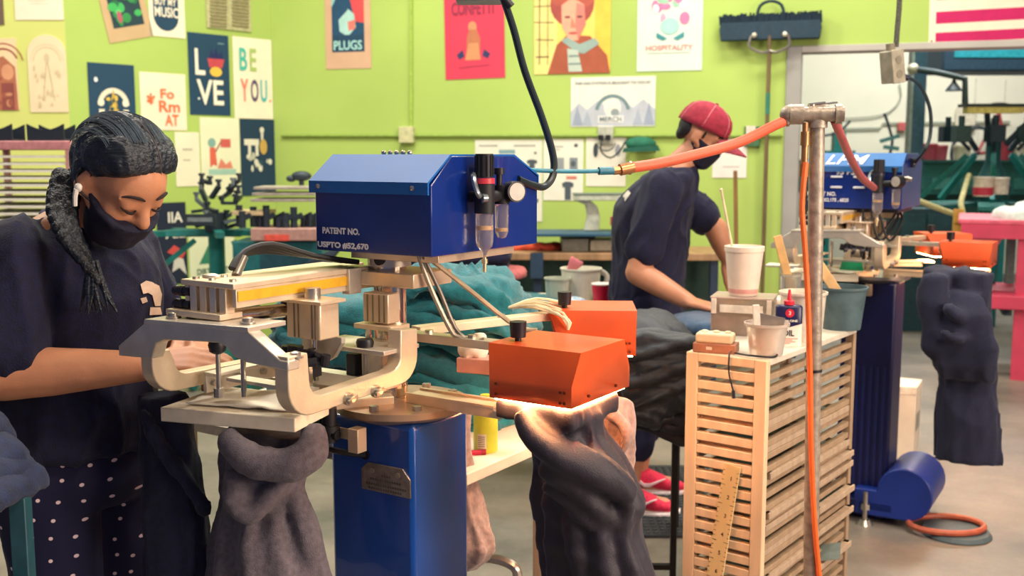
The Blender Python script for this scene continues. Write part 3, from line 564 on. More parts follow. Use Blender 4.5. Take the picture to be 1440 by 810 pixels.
    MB().box((-.198, -.315, 1.058), (-.165, -.1, 1.064)).build('screen_clamp', ALU, root, bevel=.001)
    MB().box((.055, -.315, 1.03), (.075, -.09, 1.05)).build('screen_clamp', ALU, root, bevel=.001)
    b = MB()
    for v in (-.3, -.24, -.18, -.12):
        b.cyl((-.189, v, 1.043), (-.182, v, 1.043), .006, n=8)
    b.build('clamp_bolt', STEEL, root)
    MB().box((-.155, -.30, 1.05), (.04, -.27, 1.056)).build('screen_frame', ALU, root)
    MB().box((-.155, -.13, 1.02), (.05, -.10, 1.045)).build('screen_frame', ALU, root)
    sh = MB().prism([(-.075, 1.052), (-.005, 1.052), (-.012, 1.092), (-.062, 1.092)], -.245, -.235, lambda a, b_, h: Vector((a, h, b_))).build('squeegee_holder', ALUW, root, bevel=.001)
    MB().prism([(-.085, 1.012), (.005, 1.012), (-.005, 1.052), (-.075, 1.052)], -.244, -.236, lambda a, b_, h: Vector((a, h, b_))).build('squeegee_blade', M('12775c' if near else '2cae78', .4), sh)
    MB().cyl((-.035, -.249, 1.078), (-.035, -.244, 1.078), .005, n=8).build('screw', DKMET, sh)
    # arched bridge over the bracket tops
    ar = [(-.302, 1.116), (-.225, 1.165), (.022, 1.172), (.093, 1.132), (.11, 1.132), (.11, 1.116), (.02, 1.120), (-.01, 1.126), (-.03, 1.142), (-.05, 1.146), (-.18, 1.138), (-.2, 1.13), (-.213, 1.102), (-.302, 1.098)]
    bg = MB().prism(ar, -.412, -.386, lambda a, b_, h: Vector((a, h, b_))).build('bridge', ALU, root, bevel=.002)
    MB().prism([(-.228, 1.162), (-.226, 1.17), (.026, 1.178), (.026, 1.17)], -.414, -.33, lambda a, b_, h: Vector((a, h, b_))).build('bridge_top', ALU, root, bevel=.001)
    for a, zz in ((-.185, 1.172), (-.005, 1.178), (.1, 1.132)): MB().lathe([(.013, 0), (.013, .003), (.009, .004), (.009, .009), (.001, .011)], (a, -.385, zz), 12).build('cap_bolt', STEEL, bg)
    ubracket(root, .078, .108, 1.138)
    ubracket(root, -.245, -.215, 1.112, 1)
    for v in (-.275, -.205): b = MB(); b.cyl((.107, v, 1.046), (.114, v, 1.046), .011, n=12); b.cyl((.112, v, 1.046), (.122, v, 1.047), .0055, n=10); b.bar((.12, v-.011, 1.043), (.12, v+.011, 1.05), .004, .006); b.build('wing_bolt', STEEL, root)
    for a, v, zt in ((-.135, -.335, 1.125), (.04, -.15, 1.118)):
        k = MB().cyl((a, v, 1.03), (a, v, zt-.012), .0042, n=10); k.cyl((a, v, 1.03), (a, v, 1.046), .009, n=8); p = k.build('threaded_post', STEEL, root)
        MB().lathe([(.008, -.018), (.014, -.014), (.0165, -.002), (.0145, .004), (.001, .005)], (a, v, zt), 12).build('adjusting_knob', BLK, p)
    for a, v, zt in ((-.10, -.31, 1.128), (-.03, -.22, 1.1), (.02, -.27, 1.09)): MB().cyl((a, v, 1.03), (a, v, zt), .0048, n=10).build('guide_pin', CHROME, root)
    # top beam
    MB().box((-.18, -.372, 1.228), (-.05, -.02, 1.238)).build('beam_top', ALUW, root, bevel=.0015)
    MB().box((-.062, -.365, 1.196), (-.052, .09, 1.228)).build('beam_rail', ALUW, root, bevel=.001)
    MB().box((-.178, -.365, 1.196), (-.168, .09, 1.228)).build('beam_rail', ALUW, root, bevel=.001)
    MB().box((-.0515, -.362, 1.207), (-.0500, -.095, 1.224)).build('yellow_strip', M('e9b02c', .35, 0, .06, 40, coat=.4), root)
    MB().box((-.0515, -.06, 1.207), (-.0500, .02, 1.224)).build('yellow_strip', M('e9b02c', .35, 0, .06, 40, coat=.4), root)
    MB().box((-.062, -.095, 1.19), (-.044, -.06, 1.238)).build('rail_bracket', ALU, root, bevel=.001)
    for k in range(4): MB().box((-.16+k*.024, -.37, 1.176), (-.144+k*.024, -.35, 1.228)).build('end_plate', ALUW if k % 2 else ALU, root, bevel=.0012)
    for zz in (1.216, 1.193):
        k = MB().cyl((-.165, -.362, zz), (-.2, -.362, zz), .008, n=12); k.cyl((-.18, -.362, zz), (-.19, -.362, zz), .0095, n=12); k.ell((-.203, -.362, zz), .009, None, 10, 6); k.build('air_fitting', DKMET, root)
    MB().box((-.205, -.385, 1.186), (-.07, -.335, 1.176)).build('end_shelf', ALUW, root, bevel=.001)
    b = MB()
    for a in (-.165, -.125, -.085): b.cyl((a, -.365, 1.165), (a, -.365, 1.178), .008, n=8)
    b.build('shelf_stud', DKMET, root)
    b = MB()
    for a, v in ((-.16, -.355), (-.12, -.355), (-.075, -.35), (-.14, -.31)): b.cyl((a, v, 1.237), (a, v, 1.242), .006, n=8)
    b.build('beam_screw', STEEL, root)
    # air cylinders
    MB().cyl((-.10, -.345, 1.176), (-.085, -.205, 1.172), .0125, n=18).build('guide_shaft', CHROME, root)
    MB().cyl((-.086, -.215, 1.172), (-.084, -.195, 1.172), .021, n=20).build('shaft_bushing', BLK, root)
    ac = MB().box((-.068, -.235, 1.128), (.012, -.185, 1.192)).build('air_cylinder', ALUW, root, bevel=.003)
    g = MB()
    for a in (-.05, -.04, -.008, .0): g.box((a, -.2362, 1.13), (a+.003, -.2348, 1.19))
    g.build('groove', M('8d7f6c', .5, .3), ac)
    MB().box((-.08, -.245, 1.192), (.024, -.18, 1.198)).build('cylinder_cap', ALUW, ac, bevel=.001)
    MB().cyl((-.028, -.21, 1.198), (-.028, -.21, 1.216), .0145, n=18).build('cylinder_knob', STEEL, ac)
    MB().cyl((-.025, -.21, 1.05), (-.025, -.21, 1.13), .0055, n=12).build('cylinder_rod', CHROME, ac)
    MB().prism([(-.075, 1.128), (.02, 1.128), (.02, 1.118), (.0, 1.09), (-.02, 1.08), (-.075, 1.1)], -.19, -.18, lambda a, b_, h: Vector((a, h, b_))).build('cylinder_bracket', ALU, ac)
    b = MB(); rr = random.Random(5)
    for i in range(7): a = -.085+.016*i; b.cyl((a, -.225, 1.082+rr.uniform(-.008, .012)), (a+.004, -.225, 1.105+rr.uniform(-.006, .008)), .0085, n=10)
    for i in range(3): a = -.07+.03*i; b.cyl((a, -.245, 1.088), (a+.014, -.235, 1.09), .009, n=10)
    b.build('air_fittings', DKMET, root)
    b = MB(); b.box((-.045, -.245, 1.062), (-.005, -.215, 1.084)); b.cyl((-.025, -.23, 1.084), (-.025, -.23, 1.1), .008, n=10); b.build('rod_block', BLK, root)
    a2 = MB().box((-.02, -.085, 1.14), (.04, -.05, 1.195)).build('air_cylinder', ALUW, root, bevel=.002)
    MB().box((-.035, -.095, 1.128), (.055, -.04, 1.137)).build('cylinder_foot', ALUW, a2, bevel=.001)
    g = MB()
    for a in (-.01, .003, .018, .03): g.box((a, -.0862, 1.142), (a+.003, -.0848, 1.193))
    g.build('groove', M('8d7f6c', .5, .3), a2)
    b = MB()
    for a in (-.02, .02): b.cyl((a, -.07, 1.095), (a, -.07, 1.13), .006, n=10)
    b.build('cylinder_rod', CHROME, a2)
    MB().box((-.08, -.17, 1.10), (.10, -.07, 1.108)).build('cross_plate', ALU, root, bevel=.001)
    # sensor block beside the post
    MB().box((.0, -.115, 1.045), (.05, -.06, 1.10)).build('sensor_block', M('f1e9dc', .5), root, bevel=.002)
    MB().box((-.03, -.125, 1.035), (-.005, -.1, 1.085)).build('sensor_switch', BLK, root, bevel=.003)
    # valve bracket under the bracket
    MB().box((-.14, -.135, .925), (.012, -.13, .945)).build('valve_plate', ALUW, root)
    MB().box((-.01, -.145, .905), (.014, -.12, .95)).build('valve_plate', ALUW, root, bevel=.001)
    b = MB().cyl((-.05, -.15, .92), (-.05, -.15, .985), .014, n=12); b.cyl((-.05, -.15, .94), (-.05, -.15, .952), .019, n=12); b.cyl((-.095, -.15, .935), (-.03, -.15, .935), .009, n=10); b.build('air_valve', RUB, root)
    MB().box((-.15, -.15, .935), (-.075, -.125, .96)).build('valve_body', M('1f5a4c', .4), root, bevel=.002)
    # heater arms and heaters
    MB().box((.0, -.005, 1.096), (.30, .028, 1.112)).build('heater_arm', ALU, root, bevel=.001)
    e2 = H2@Vector((.30, 0, 1.104)); MB().bar((-.01, .06, 1.104), e2, .034, .016).build('heater_arm', ALUW, root, bevel=.001)
    for x in (.06, .16): MB().cyl((x, .012, 1.112), (x, .012, 1.118), .008, n=8).build('arm_bolt', STEEL, root)
    for f_ in (.2, .5): q = Vector((-.01, .06, 1.112)).lerp(Vector((e2.x, e2.y, 1.112)), f_); MB().cyl(q, q+Vector((0, 0, .006)), .008, n=8).build('arm_bolt', STEEL, root)
    heater(root, H1); heater(root, H2, coil=False, fan=near)
    # housing
    if near: L0, L1, D0, D1, Z0, zt = -.128, .150, -.10, .262, 1.27, 1.45
    else: L0, L1, D0, D1, Z0, zt = -.235, .122, -.20, .18, 1.245, 1.455
    zc = zt-.055; D = D1-D0
    prof = [(D0+.004, Z0), (D0+.004, zc), (D0+.066, zt-.003), (D1-.09, zt-.003), (D1-.004, zc+.01), (D1-.004, Z0)]
    hs = MB().prism(prof, L0+.004, L1, lambda a, b_, h: Vector((h, a, b_))).build('housing', BLUED, root, bevel=.002)
    lid = [(D0-.004, zc-.016), (D0-.004, zc+.006), (D0+.064, zt), (D1-.088, zt), (D1+.003, zc+.014), (D1+.003, zc-.01), (D1, zc-.01), (D1, zc+.012), (D1-.09, zt-.003), (D0+.066, zt-.003), (D0, zc+.004), (D0, zc-.016)]
    MB().prism(lid, L0-.004, L1-.001, lambda a, b_, h: Vector((h, a, b_))).build('housing_lid', M('0b5fb2', .5, 0, .05, 8) if near else M('2f6fb4', .22, 0, .05, 8, coat=1.), hs)  # lid lighter blue than the housing, its reflections put in the colour
    b = MB()
    for a in (L0+.02, L1-.035): b.lathe([(.0045, 0), (.0045, .0015), (.002, .003)], (0, 0, 0), 10, Matrix.Rotation(R(90), 3, 'X')); v0_ = len(b.v)-30; b.v[v0_:] = [q+Vector((a, D0-.004, zc-.004)) for q in b.v[v0_:]]
    b.build('lid_screw', STEEL, hs)
    MB().box((L0+.05, D0+.05, Z0-.016), (L1-.02, D1-.06, Z0)).build('housing_base', ALUW if near else DKMET, hs, bevel=.001)
    X, Y = Vector((1, 0, 0)), Vector((0, 0, 1))
    tx = MB()
    if near:
        text(tx, 'PATENT NO.', (-.060, D0+.0025, 1.3085), X, Y, .092, .0125, .05); text(tx, 'USPTO #52,670', (-.056, D0+.0025, 1.281), X, Y, .126, .0135, .05)
        o = tx.build('lettering', M('dfe4f2', .6), hs)
        frl(root, Matrix(((0, 1, 0, .15), (1, 0, 0, .052), (0, 0, 1, 1.363), (0, 0, 0, 1)))@Matrix.Scale(1, 4))
        b = MB()
        for i in range(5): b.ell((-.06+.016*i, -.0+.03, zt+.003), .005, None, 8, 6)
        b.build('lid_screw', STEEL, hs)
        # bottom wiring
        MB().tube([(.085, -.05, 1.268), (.10, -.03, 1.2), (.125, -.01, 1.13), (.135, .0, 1.114), (.17, .004, 1.106), (.19, .01, 1.112)], .0048, 8).build('wiring', M('b0a393', .4, .4), root)
        MB().tube([(.09, -.04, 1.268), (.13, .04, 1.2), (.17, .12, 1.13), (.19, .15, 1.112), (.21, .16, 1.11)], .0048, 8).build('wiring', M('c8b79a', .4, .4), root)
        MB().tube([(.095, -.05, 1.268), (.11, -.02, 1.2), (.13, .0, 1.13), (.15, .01, 1.108)], .004, 8).build('wiring', M('7d746a', .4, .4), root)
        # hose bundle on the beam
        hb = MB()
        for i in range(4): hb.tube([(-.15+.002*i, -.285, 1.25), (-.165+.004*i, -.25, 1.268+.003*i), (-.165+.007*i, -.19, 1.272+.005*i), (-.145+.012*i, -.12, 1.262), (-.11+.014*i, -.04, 1.245)], .0052, 7)
        hb.build('air_hoses', RUB, root)
        MB().cyl((-.138, -.285, 1.238), (-.147, -.255, 1.268), .0085, .0065, 12).build('hose_ferrule', STEEL, root)
        b = MB(); b.ell((-.15, -.33, 1.24), (.02, .012, .006), None, 12, 6); b.build('hose_gland', ALU, root)
    else:
        fr = D0+.0025
        text(tx, '95 PSI', (-.085, fr, 1.383), X, Y, .078, .022, .03); text(tx, 'PATENT NO.', (-.175, fr, 1.299), X, Y, .11, .016, .03); text(tx, 'USPTO #52,173 , 6828', (-.15, fr, 1.275), X, Y, .155, .016, .03)
        tx.build('lettering', M('e8ecf5', .6), hs)
        t2 = MB(); sl = Vector((0, .067, .053)).normalized()
        text(t2, 'LPM', (-.088, D0+.0295, zc+.027), X, Vector((0, .068, .049)).normalized(), .155, .06, .008, .25); t2.v = [q+Vector((0, -.0025, .0035)) for q in t2.v]
        t2.build('lettering', M('f0f2fa', .6), hs)
        b = MB()
        for a in (-.12, -.035):
            for zz in (1.365, 1.325): b.box((a-.022, D0-.004, zz-.004), (a+.022, D0+.004, zz+.004))
        b.build('louvre', M('dfe4ee', .4), hs, bevel=.002)
        frl(root, Matrix(((1, 0, 0, .075), (0, -1, 0, D0), (0, 0, 1, 1.33), (0, 0, 0, 1))), 1.15, '2a2a36')
        MB().box((L1-.003, -.06, 1.4), (L1+.012, -.02, 1.435)).build('power_inlet', BLK, hs, bevel=.002)
        MB().box((L1+.012, -.055, 1.412), (L1+.014, -.028, 1.424)).build('inlet_label', WHITE, hs)
        b = MB()
        for i in range(3): b.tube([(-.02+.03*i, -.19, 1.24), (.0+.035*i, -.2, 1.15), (.03+.03*i, -.18, 1.13), (.07+.02*i, -.1, 1.2), (.08, -.05, 1.24)], .005, 6)
        b.build('air_hoses', RUB, root)
        # floor stand: rounded blue pedals and feet
        pr = [(-.10, .06)]+[(.10+.10*math.cos(R(t)), .16+.10*math.sin(R(t))) for t in range(-70, 150, 15)]+[(-.02, .2), (-.10, .2)]
        MB().box((-.14, -.14, .05), (.13, .13, .09)).build('base_plate', M('10154c', .4), root, bevel=.006)
        MB().prism([(-.02, .03)]+[(.17+.105*math.cos(R(t)), .135+.105*math.sin(R(t))) for t in range(-80, 181, 15)]+[(.065, .135), (-.02, .135)], -.14, .16, lambda a, b_, h: Vector((a, h, b_))).build('rounded_guard', M('16338a', .4, 0, .06, 8), root, bevel=.006)
        for a, v in ((.03, -.16), (.2, .1), (-.12, .1), (-.12, -.12)):
            k = MB().cyl((a, v, .0), (a, v, .02), .035, .02, 14); k.cyl((a, v, .02), (a, v, .13), .009, n=10); k.cyl((a, v, .06), (a, v, .08), .018, n=6); k.build('levelling_foot', STEEL, root)
    return root
PN = press('label_press', 'tag printing press on a blue column with PATENT NO. on its housing', (-.215, 2.03), -33, True)
PF = press('label_press', 'second tag press further back beyond the slatted rack with LPM on its housing', (1.45, 4.22), -31, False)
# ================================================================ PEOPLE
def hand(mb, wrist, fwd, palm, s=1., curl=35, thumb=1, spread=6):
    """palm + five fingers. fwd: wrist->knuckles, palm: palm normal, thumb: +1/-1 side of thumb"""
    f = Vector(fwd).normalized(); p = Vector(palm); p = (p-f*p.dot(f)).normalized(); sd = f.cross(p).normalized()*thumb; w_ = Vector(wrist)
    for k in range(4):
        o = (1.5-k)*.0205*s; base = w_+sd*o*.8+f*.012*s; kn = w_+sd*o+f*(.088-.004*abs(k-1.2))*s
        mb.cap(base, kn, .0155*s, .0125*s, 10)
        L = (.043, .048, .045, .035)[k]*s; d = (f+sd*math.tan(R(spread*(1.5-k)*.5))).normalized(); c = kn; a = curl*(.75+.12*k)
        for j, (ll, rr) in enumerate(((1, .0098), (.68, .0088), (.52, .0078))):
            ax = d.cross(p).normalized(); d2 = Matrix.Rotation(R(a*(.7 if j == 0 else 1)), 3, ax)@d; e = c+d2*L*ll
            mb.cap(c, e, rr*s*1.05, rr*s*.94, 10); c, d = e, d2
    b = w_+f*.02*s+sd*.024*s; d = (f*.75+sd*.62+p*.3).normalized(); m = b+d*.042*s; e = m+(f*.92+sd*.22+p*.35).normalized()*.032*s; g = e+(f+p*.35).normalized()*.026*s
    mb.cap(w_+f*.012*s+sd*.01*s, b, .017*s, .0165*s, 10); mb.cap(b, m, .0165*s, .0125*s, 10); mb.cap(m, e, .0118*s, .0105*s, 10); mb.cap(e, g, .0103*s, .0085*s, 10)
def head(mb, H, fem=True):
    """H: 4x4 head frame (x forward, y left, z up), origin mid-head at eye level"""
    R3 = H.to_3x3()
    def e(c, r, rot=None): mb.ell(H@Vector(c), r, R3@rot if rot else R3, 20, 14)
    def c_(a, b, r, r2=None): mb.cap(H@Vector(a), H@Vector(b), r, r2, 12)
    e((-.012, 0, .03), (.096, .076, .088)); e((.03, 0, .02), (.066, .067, .07)); e((.036, 0, -.052), (.054, .056, .062)); e((.058, 0, -.098), (.026, .03, .02))
    for s in (1, -1):
        e((.052, .036*s, -.034), (.034, .028, .03)); c_((.02, .06*s, -.04), (.06, .026*s, -.1), .016, .014)
        c_((.082, .012*s, .018), (.07, .05*s, .016), .0105, .009)        # brow ridge
        e((.076, .031*s, .0), (.018, .021, .0135))                        # closed lid over the eye
        e((-.008, .077*s, -.02), (.018, .009, .031), rotm('Y', 12)@rotm('Z', -18*s)); e((.0, .079*s, -.036), (.008, .007, .011))
        c_((.1, .0, -.03), (.094, .013*s, -.036), .009, .0075)            # nostril wings
    c_((.083, 0, .008), (.109, 0, -.03), .009, .0125)
    c_((.088, .017, -.066), (.088, -.017, -.066), .007); c_((.086, .014, -.077), (.086, -.014, -.077), .008); e((.07, 0, -.07), (.022, .03, .02))
def frame(o, yaw): return Matrix.Translation(Vector(o))@Matrix.Rotation(R(yaw), 4, 'Z')
def hframe(B, c, pitch, yaw=0, roll=0): return B@Matrix.Translation(Vector(c))@Matrix.Rotation(R(yaw), 4, 'Z')@Matrix.Rotation(R(pitch), 4, 'Y')@Matrix.Rotation(R(roll), 4, 'X')
def ringset(B, rings, grow=0.):
    R3 = B.to_3x3(); return [(B@Vector((x, y, z)), R3@Vector((rx+grow, 0, (tl*rx if tl else 0))), R3@Vector((0, ry+grow, 0))) for z, x, y, rx, ry, tl in rings]
def wrinkle(mb, amp, sc, seed=0.):
    """push a cloth skin in and out along its normals"""
    me = bpy.data.meshes.new('t'); me.from_pydata([tuple(q) for q in mb.v], [], mb.f); nn = [v.normal.copy() for v in me.vertices]; bpy.data.meshes.remove(me)
    for i, q in enumerate(mb.v):
        p = Vector((q.x*sc, q.y*sc, q.z*sc*.55))+Vector((seed, seed*2, 0)); a = 1-abs(noise.noise(p)*2); b = noise.noise(p*2.3)
        mb.v[i] = q+nn[i]*amp*(a*.8+b*.5-.3)
    return mb
def crease(mb, amp, sc, dirn, seed=0., sharp=2.2):
    """long soft creases running along dirn"""
    me = bpy.data.meshes.new('t'); me.from_pydata([tuple(q) for q in mb.v], [], mb.f); nn = [v.normal.copy() for v in me.vertices]; bpy.data.meshes.remove(me)
    d = Vector(dirn).normalized(); a = d.orthogonal().normalized(); b = d.cross(a)
    for i, q in enumerate(mb.v):
        w_ = noise.noise(q*5+Vector((seed, 0, 0)))*.05
        p = Vector((q.dot(d)*sc*.13+seed, (q.dot(a)+w_)*sc, (q.dot(b)+w_)*sc)); r = max(0., 1-2.1*abs(noise.noise(p)))
        r2 = max(0., 1-2.1*abs(noise.noise(p*1.9+Vector((7, 3, 1)))))
        mb.v[i] = q+nn[i]*amp*(r**sharp+.45*r2**sharp-.3)
    return mb
# ---------------------------------------------------------------- woman, left
BW = frame((-.885, 2.125, 0), -26); W3 = BW.to_3x3()
def wp(x, y, z): return BW@Vector((x, y, z))
TORSO_W = [(.78, -.01, 0, .125, .155, 0), (.88, -.01, 0, .13, .16, 0), (.98, .005, 0, .125, .15, 0), (1.08, .015, 0, .128, .145, 0), (1.17, .03, 0, .128, .145, 0), (1.24, .025, 0, .112, .15, 0), (1.285, .02, 0, .088, .138, 0), (1.325, .03, 0, .066, .105, 0), (1.35, .05, 0, .052, .06, 0)]
HW = hframe(BW, (.197, -.046, 1.410), 44, -4, 4)@Matrix.Scale(.92, 4)
shR, elR, wrR = wp(.03, -.15, 1.265), wp(.048, -.206, 1.05), wp(.252, -.066, 1.058)
shL, elL, wrL = wp(.0, .125, 1.255), wp(.06, .185, 1.05), wp(.223, .109, 1.07)
mb = MB(); mb.loft(ringset(BW, TORSO_W)); head(mb, HW)
mb.cap(wp(.03, -.005, 1.30), wp(.13, -.036, 1.375), .054, .047)
for a, b, c in ((shR, elR, wrR), (shL, elL, wrL)):
    mb.cap(a, b, .054, .05); mb.cap(b, b.lerp(c, .35), .05, .046); mb.cap(b.lerp(c, .35), c, .046, .029)
hand(mb, wrR, wp(.328, -.001, 1.065)-wrR, W3@Vector((.0, .5, -.8)), 1.0, 26, 1)
hand(mb, wrL, wp(.293, .059, 1.068)-wrL, W3@Vector((.1, -.6, -.7)), 1.0, 30, -1)
for s in (-1, 1):
    mb.cap(wp(-.01, .08*s, .84), wp(.03, .085*s, .46), .088, .062); mb.cap(wp(.03, .085*s, .46), wp(-.01, .09*s, .1), .058, .04)
    mb.cap(wp(-.03, .09*s, .045), wp(.13, .1*s, .03), .04, .03)
woman = bake(mb, .0062, 5).build('person', SKIN_W, None, loc=BW.translation, sharp=180)
tag(woman, 'dark-haired person in navy tee and black mask bending over the near press', 'person')
def cap_pts(mb, pts, rs):
    for i in range(len(pts)-1): mb.cap(pts[i], pts[i+1], rs[i], rs[i+1])
# tee
mb = MB(); tr = [r for r in TORSO_W if .9 < r[0] < 1.33]; rr_ = ringset(BW, [(.865, -.005, 0, .138, .162, 0)]+tr, .013); rr_[-1] = (rr_[-1][0], rr_[-1][1]*.86, rr_[-1][2]*.8); mb.loft(rr_)
for a, b in ((shR, elR), (shL, elL)): mb.cap(a+Vector((0, 0, -.004)), a.lerp(b, .80), .073, .072)
mb = crease(wrinkle(bake(mb, .007, 4), .005, 9, 3.), .011, 9, (.3, .2, 1), 3.)
mb.build('tee_shirt', TEE, woman, world=True, sharp=180)
# chest print
decal(mb, [[(196, 400), (204, 395), (212, 397), (222, 402), (226, 414), (224, 430), (216, 430), (214, 416), (206, 412), (200, 414)], [(196, 420), (204, 418), (206, 424), (199, 427)], [(210, 432), (224, 432), (226, 442), (209, 443)]]).build('chest_print', M('d6b9a4', .8), woman, world=True)
# leggings
mb = MB(); mb.loft(ringset(BW, [(.75, -.01, 0, .11, .15, 0), (.80, -.012, 0, .132, .158, 0), (.92, -.01, 0, .128, .155, 0)], .012))
for s in (-1, 1): mb.cap(wp(-.01, .08*s, .83), wp(.03, .085*s, .46), .102, .075); mb.cap(wp(.03, .085*s, .46), wp(-.01, .09*s, .14), .073, .05)
wrinkle(bake(mb, .009, 5), .004, 12, 5.).build('leggings', dots_mat(), woman, world=True, sharp=180)
for s in (-1, 1): mb = MB(); mb.cap(wp(-.035, .09*s, .045), wp(.14, .1*s, .036), .047, .036); bake(mb, .008, 4).build('shoe', M('20202c', .7), woman, world=True, sharp=180)
# face mask
H3 = HW.to_3x3(); hp = lambda x, y, z: HW@Vector((x, y, z))
mk = MB(); mk.loft([(hp(.04, 0, -.135), H3@Vector((.03, 0, .0)), H3@Vector((0, .03, 0))), (hp(.042, 0, -.12), H3@Vector((.055, 0, .0)), H3@Vector((0, .055, 0))), (hp(.044, 0, -.085), H3@Vector((.064, 0, .0)), H3@Vector((0, .066, 0))), (hp(.047, 0, -.055), H3@Vector((.068, 0, .0)), H3@Vector((0, .07, 0))), (hp(.036, 0, -.028), H3@Vector((.086, 0, -.014)), H3@Vector((0, .078, 0)))], 32)
mk = bake(mk, .0065, 4)
mo = wrinkle(mk, .003, 26, 1.).build('face_mask', M('15152e', .9, 0, .1, 80, .2, 300), woman, world=True, sharp=180)
for s in (1, -1): g = MB(); g.tube([hp(.03, .072*s, -.035), hp(.0, .084*s, -.03), hp(-.022, .085*s, -.012), hp(-.02, .083*s, .008)], .0025, 6); g.build('ear_loop', BLK, mo, world=True)
# brows, lashes, earbud
for s in (1, -1): g = MB(); g.tube([hp(.0945, .014*s, .0245), hp(.092, .028*s, .0305), hp(.083, .044*s, .0285), hp(.074, .054*s, .021)], [.002, .0034, .003, .0012], 6, 4); g.build('eyebrow', M('2a1a1e', .8), woman, world=True)
for s in (1, -1): g = MB(); g.tube([hp(.0885, .016*s, -.0045), hp(.0945, .027*s, -.0085), hp(.0915, .038*s, -.0075), hp(.08, .05*s, -.002)], [.0013, .0026, .0028, .0014], 6, 4); g.build('eyelash', M('1c1218', .8), woman, world=True)
for s in (-1, 1):
    g = MB(); g.ell(hp(-.002, .087*s, -.026), (.009, .007, .0095), H3, 12, 8); g.tube([hp(.0, .091*s, -.028), hp(.007, .0925*s, -.042), hp(.016, .091*s, -.058)], [.0052, .0046, .0042], 8); g.build('earbud', M('f3efe8', .3, 0, .02), woman, world=True)
# hair
hm = M('0d1424', .36, 0, .2, 1, .6, 1.0, kind='hair', second='1f2935')
mb = MB(); tlt = H3@rotm('Y', -30)
mb.ell(hp(-.022, 0, .036), (.104, .084, .087), tlt, 28, 18); mb.ell(hp(-.055, 0, .0), (.07, .074, .075), H3, 24, 14)
for s in (1, -1): mb.ell(hp(.018, .037*s, .070), (.056, .044, .044), H3@rotm('Y', 30), 20, 12); mb.ell(hp(-.03, .055*s, -.012), (.036, .028, .055), H3@rotm('Y', -25), 16, 10)
mb.ell(hp(-.09, .01, -.05), (.042, .05, .045), H3, 16, 10)
hair = bake(mb, .0065, 5)
# lift the hairline off the forehead, from the ears up to the parting
for i, q in enumerate(hair.v):
    l = HW.inverted()@q
    zl = -.012+1.02*max(0, l.x+.004)
    if l.x > -.006 and l.z < zl+.012: k = min(1, (zl+.012-l.z)/.016); hair.v[i] = HW@(Vector((l.x, l.y, l.z)).lerp(Vector((.0, 0, .0)), .30*k))
# comb the strands: fine ridges running from the parting to the nape
Hi = HW.inverted()
for i, q in enumerate(hair.v):
    l = Hi@q; a = math.atan2(l.z-.0, -l.x+.03); d_ = abs(l.y)
    part = math.exp(-(l.y/.006)**2)*(1 if l.z > .03 and l.x > -.05 else 0)
    ph = d_*420+a*9+noise.noise(l*30)*2.5
    c = hp(-.02, 0, .02); n_ = (q-c).normalized(); hair.v[i] = q+n_*(.0014*math.sin(ph)+.0012*noise.noise(l*60)-.004*part)
hair.build('hair', hm, woman, world=True, sharp=180)
g = MB(); rr = random.Random(2)
br_ = [atY(98, 244, 2.01), atY(90, 272, 1.985), atY(88, 302, 1.955), atY(98, 332, 1.925), atY(114, 358, 1.91), atY(130, 382, 1.91)]
bs, _ = spline(br_, 5)
for i, q in enumerate(bs[:-1]):
    d = (bs[i+1]-q).normalized(); s_ = d.cross(Vector((0, 0, 1))).normalized(); fr = 1-.45*i/len(bs)
    sg = 1 if i % 2 else -1; g.cap(q+s_*.017*sg*fr, q+d*.026-s_*.012*sg*fr, .0175*fr, .011*fr, 10)
bb = bake(g, .0045, 1); wrinkle(bb, .003, 90, 4.); bb.build('braid', M('0e1522', .42, 0, .25, 140, .5, 260), woman, world=True, sharp=180)
g = MB(); q = bs[-1]
for i in range(16): o = Vector((rr.uniform(-.012, .012), rr.uniform(-.012, .012), 0)); g.tube([q+o*.5+Vector((0, 0, .02)), q+o*1.3+Vector((0, 0, -.03)), q+o*2.2+Vector((rr.uniform(-.01, .02), 0, -.075))], [.004, .0045, .001], 5, 2)
g.build('braid_tail', hm, woman, world=True)
# fly-away strands and the pale parting
g = MB()
for i in range(70):
    a = rr.uniform(-1.2, 1.2); s = rr.choice((-1, 1)); y = s*rr.uniform(.01, .075)
    pts = []
    for k in range(6):
        t = R(38+k*24+rr.uniform(-3, 3)); sc = math.sqrt(max(.05, 1-(y/.094)**2)); pts.append(hp(-.02, 0, .03)+tlt@Vector((math.cos(t)*.113*sc, y, math.sin(t)*.094*sc)))
    g.tube(pts, .0007, 4, 3)
o = g.build('loose_strands', M('5c6a78', .35), woman, world=True); o['kind'] = 'stuff'
g = MB(); g.tube([hp(.086, 0, .088), hp(.06, .001, .114), hp(.02, .002, .1265), hp(-.03, .001, .124)], [.0006, .0012, .0012, .0006], 6, 4); g.build('hair_parting', M('4c3e3c', .6), woman, world=True)
# collar
g = MB(); g.tube([wp(.03+.062*math.cos(t), .068*math.sin(t), 1.326+.012*-math.cos(t)) for t in [2*math.pi*i/20 for i in range(21)]], .007, 8, 1); g.build('collar', M('1a1d48', .9), woman, world=True)

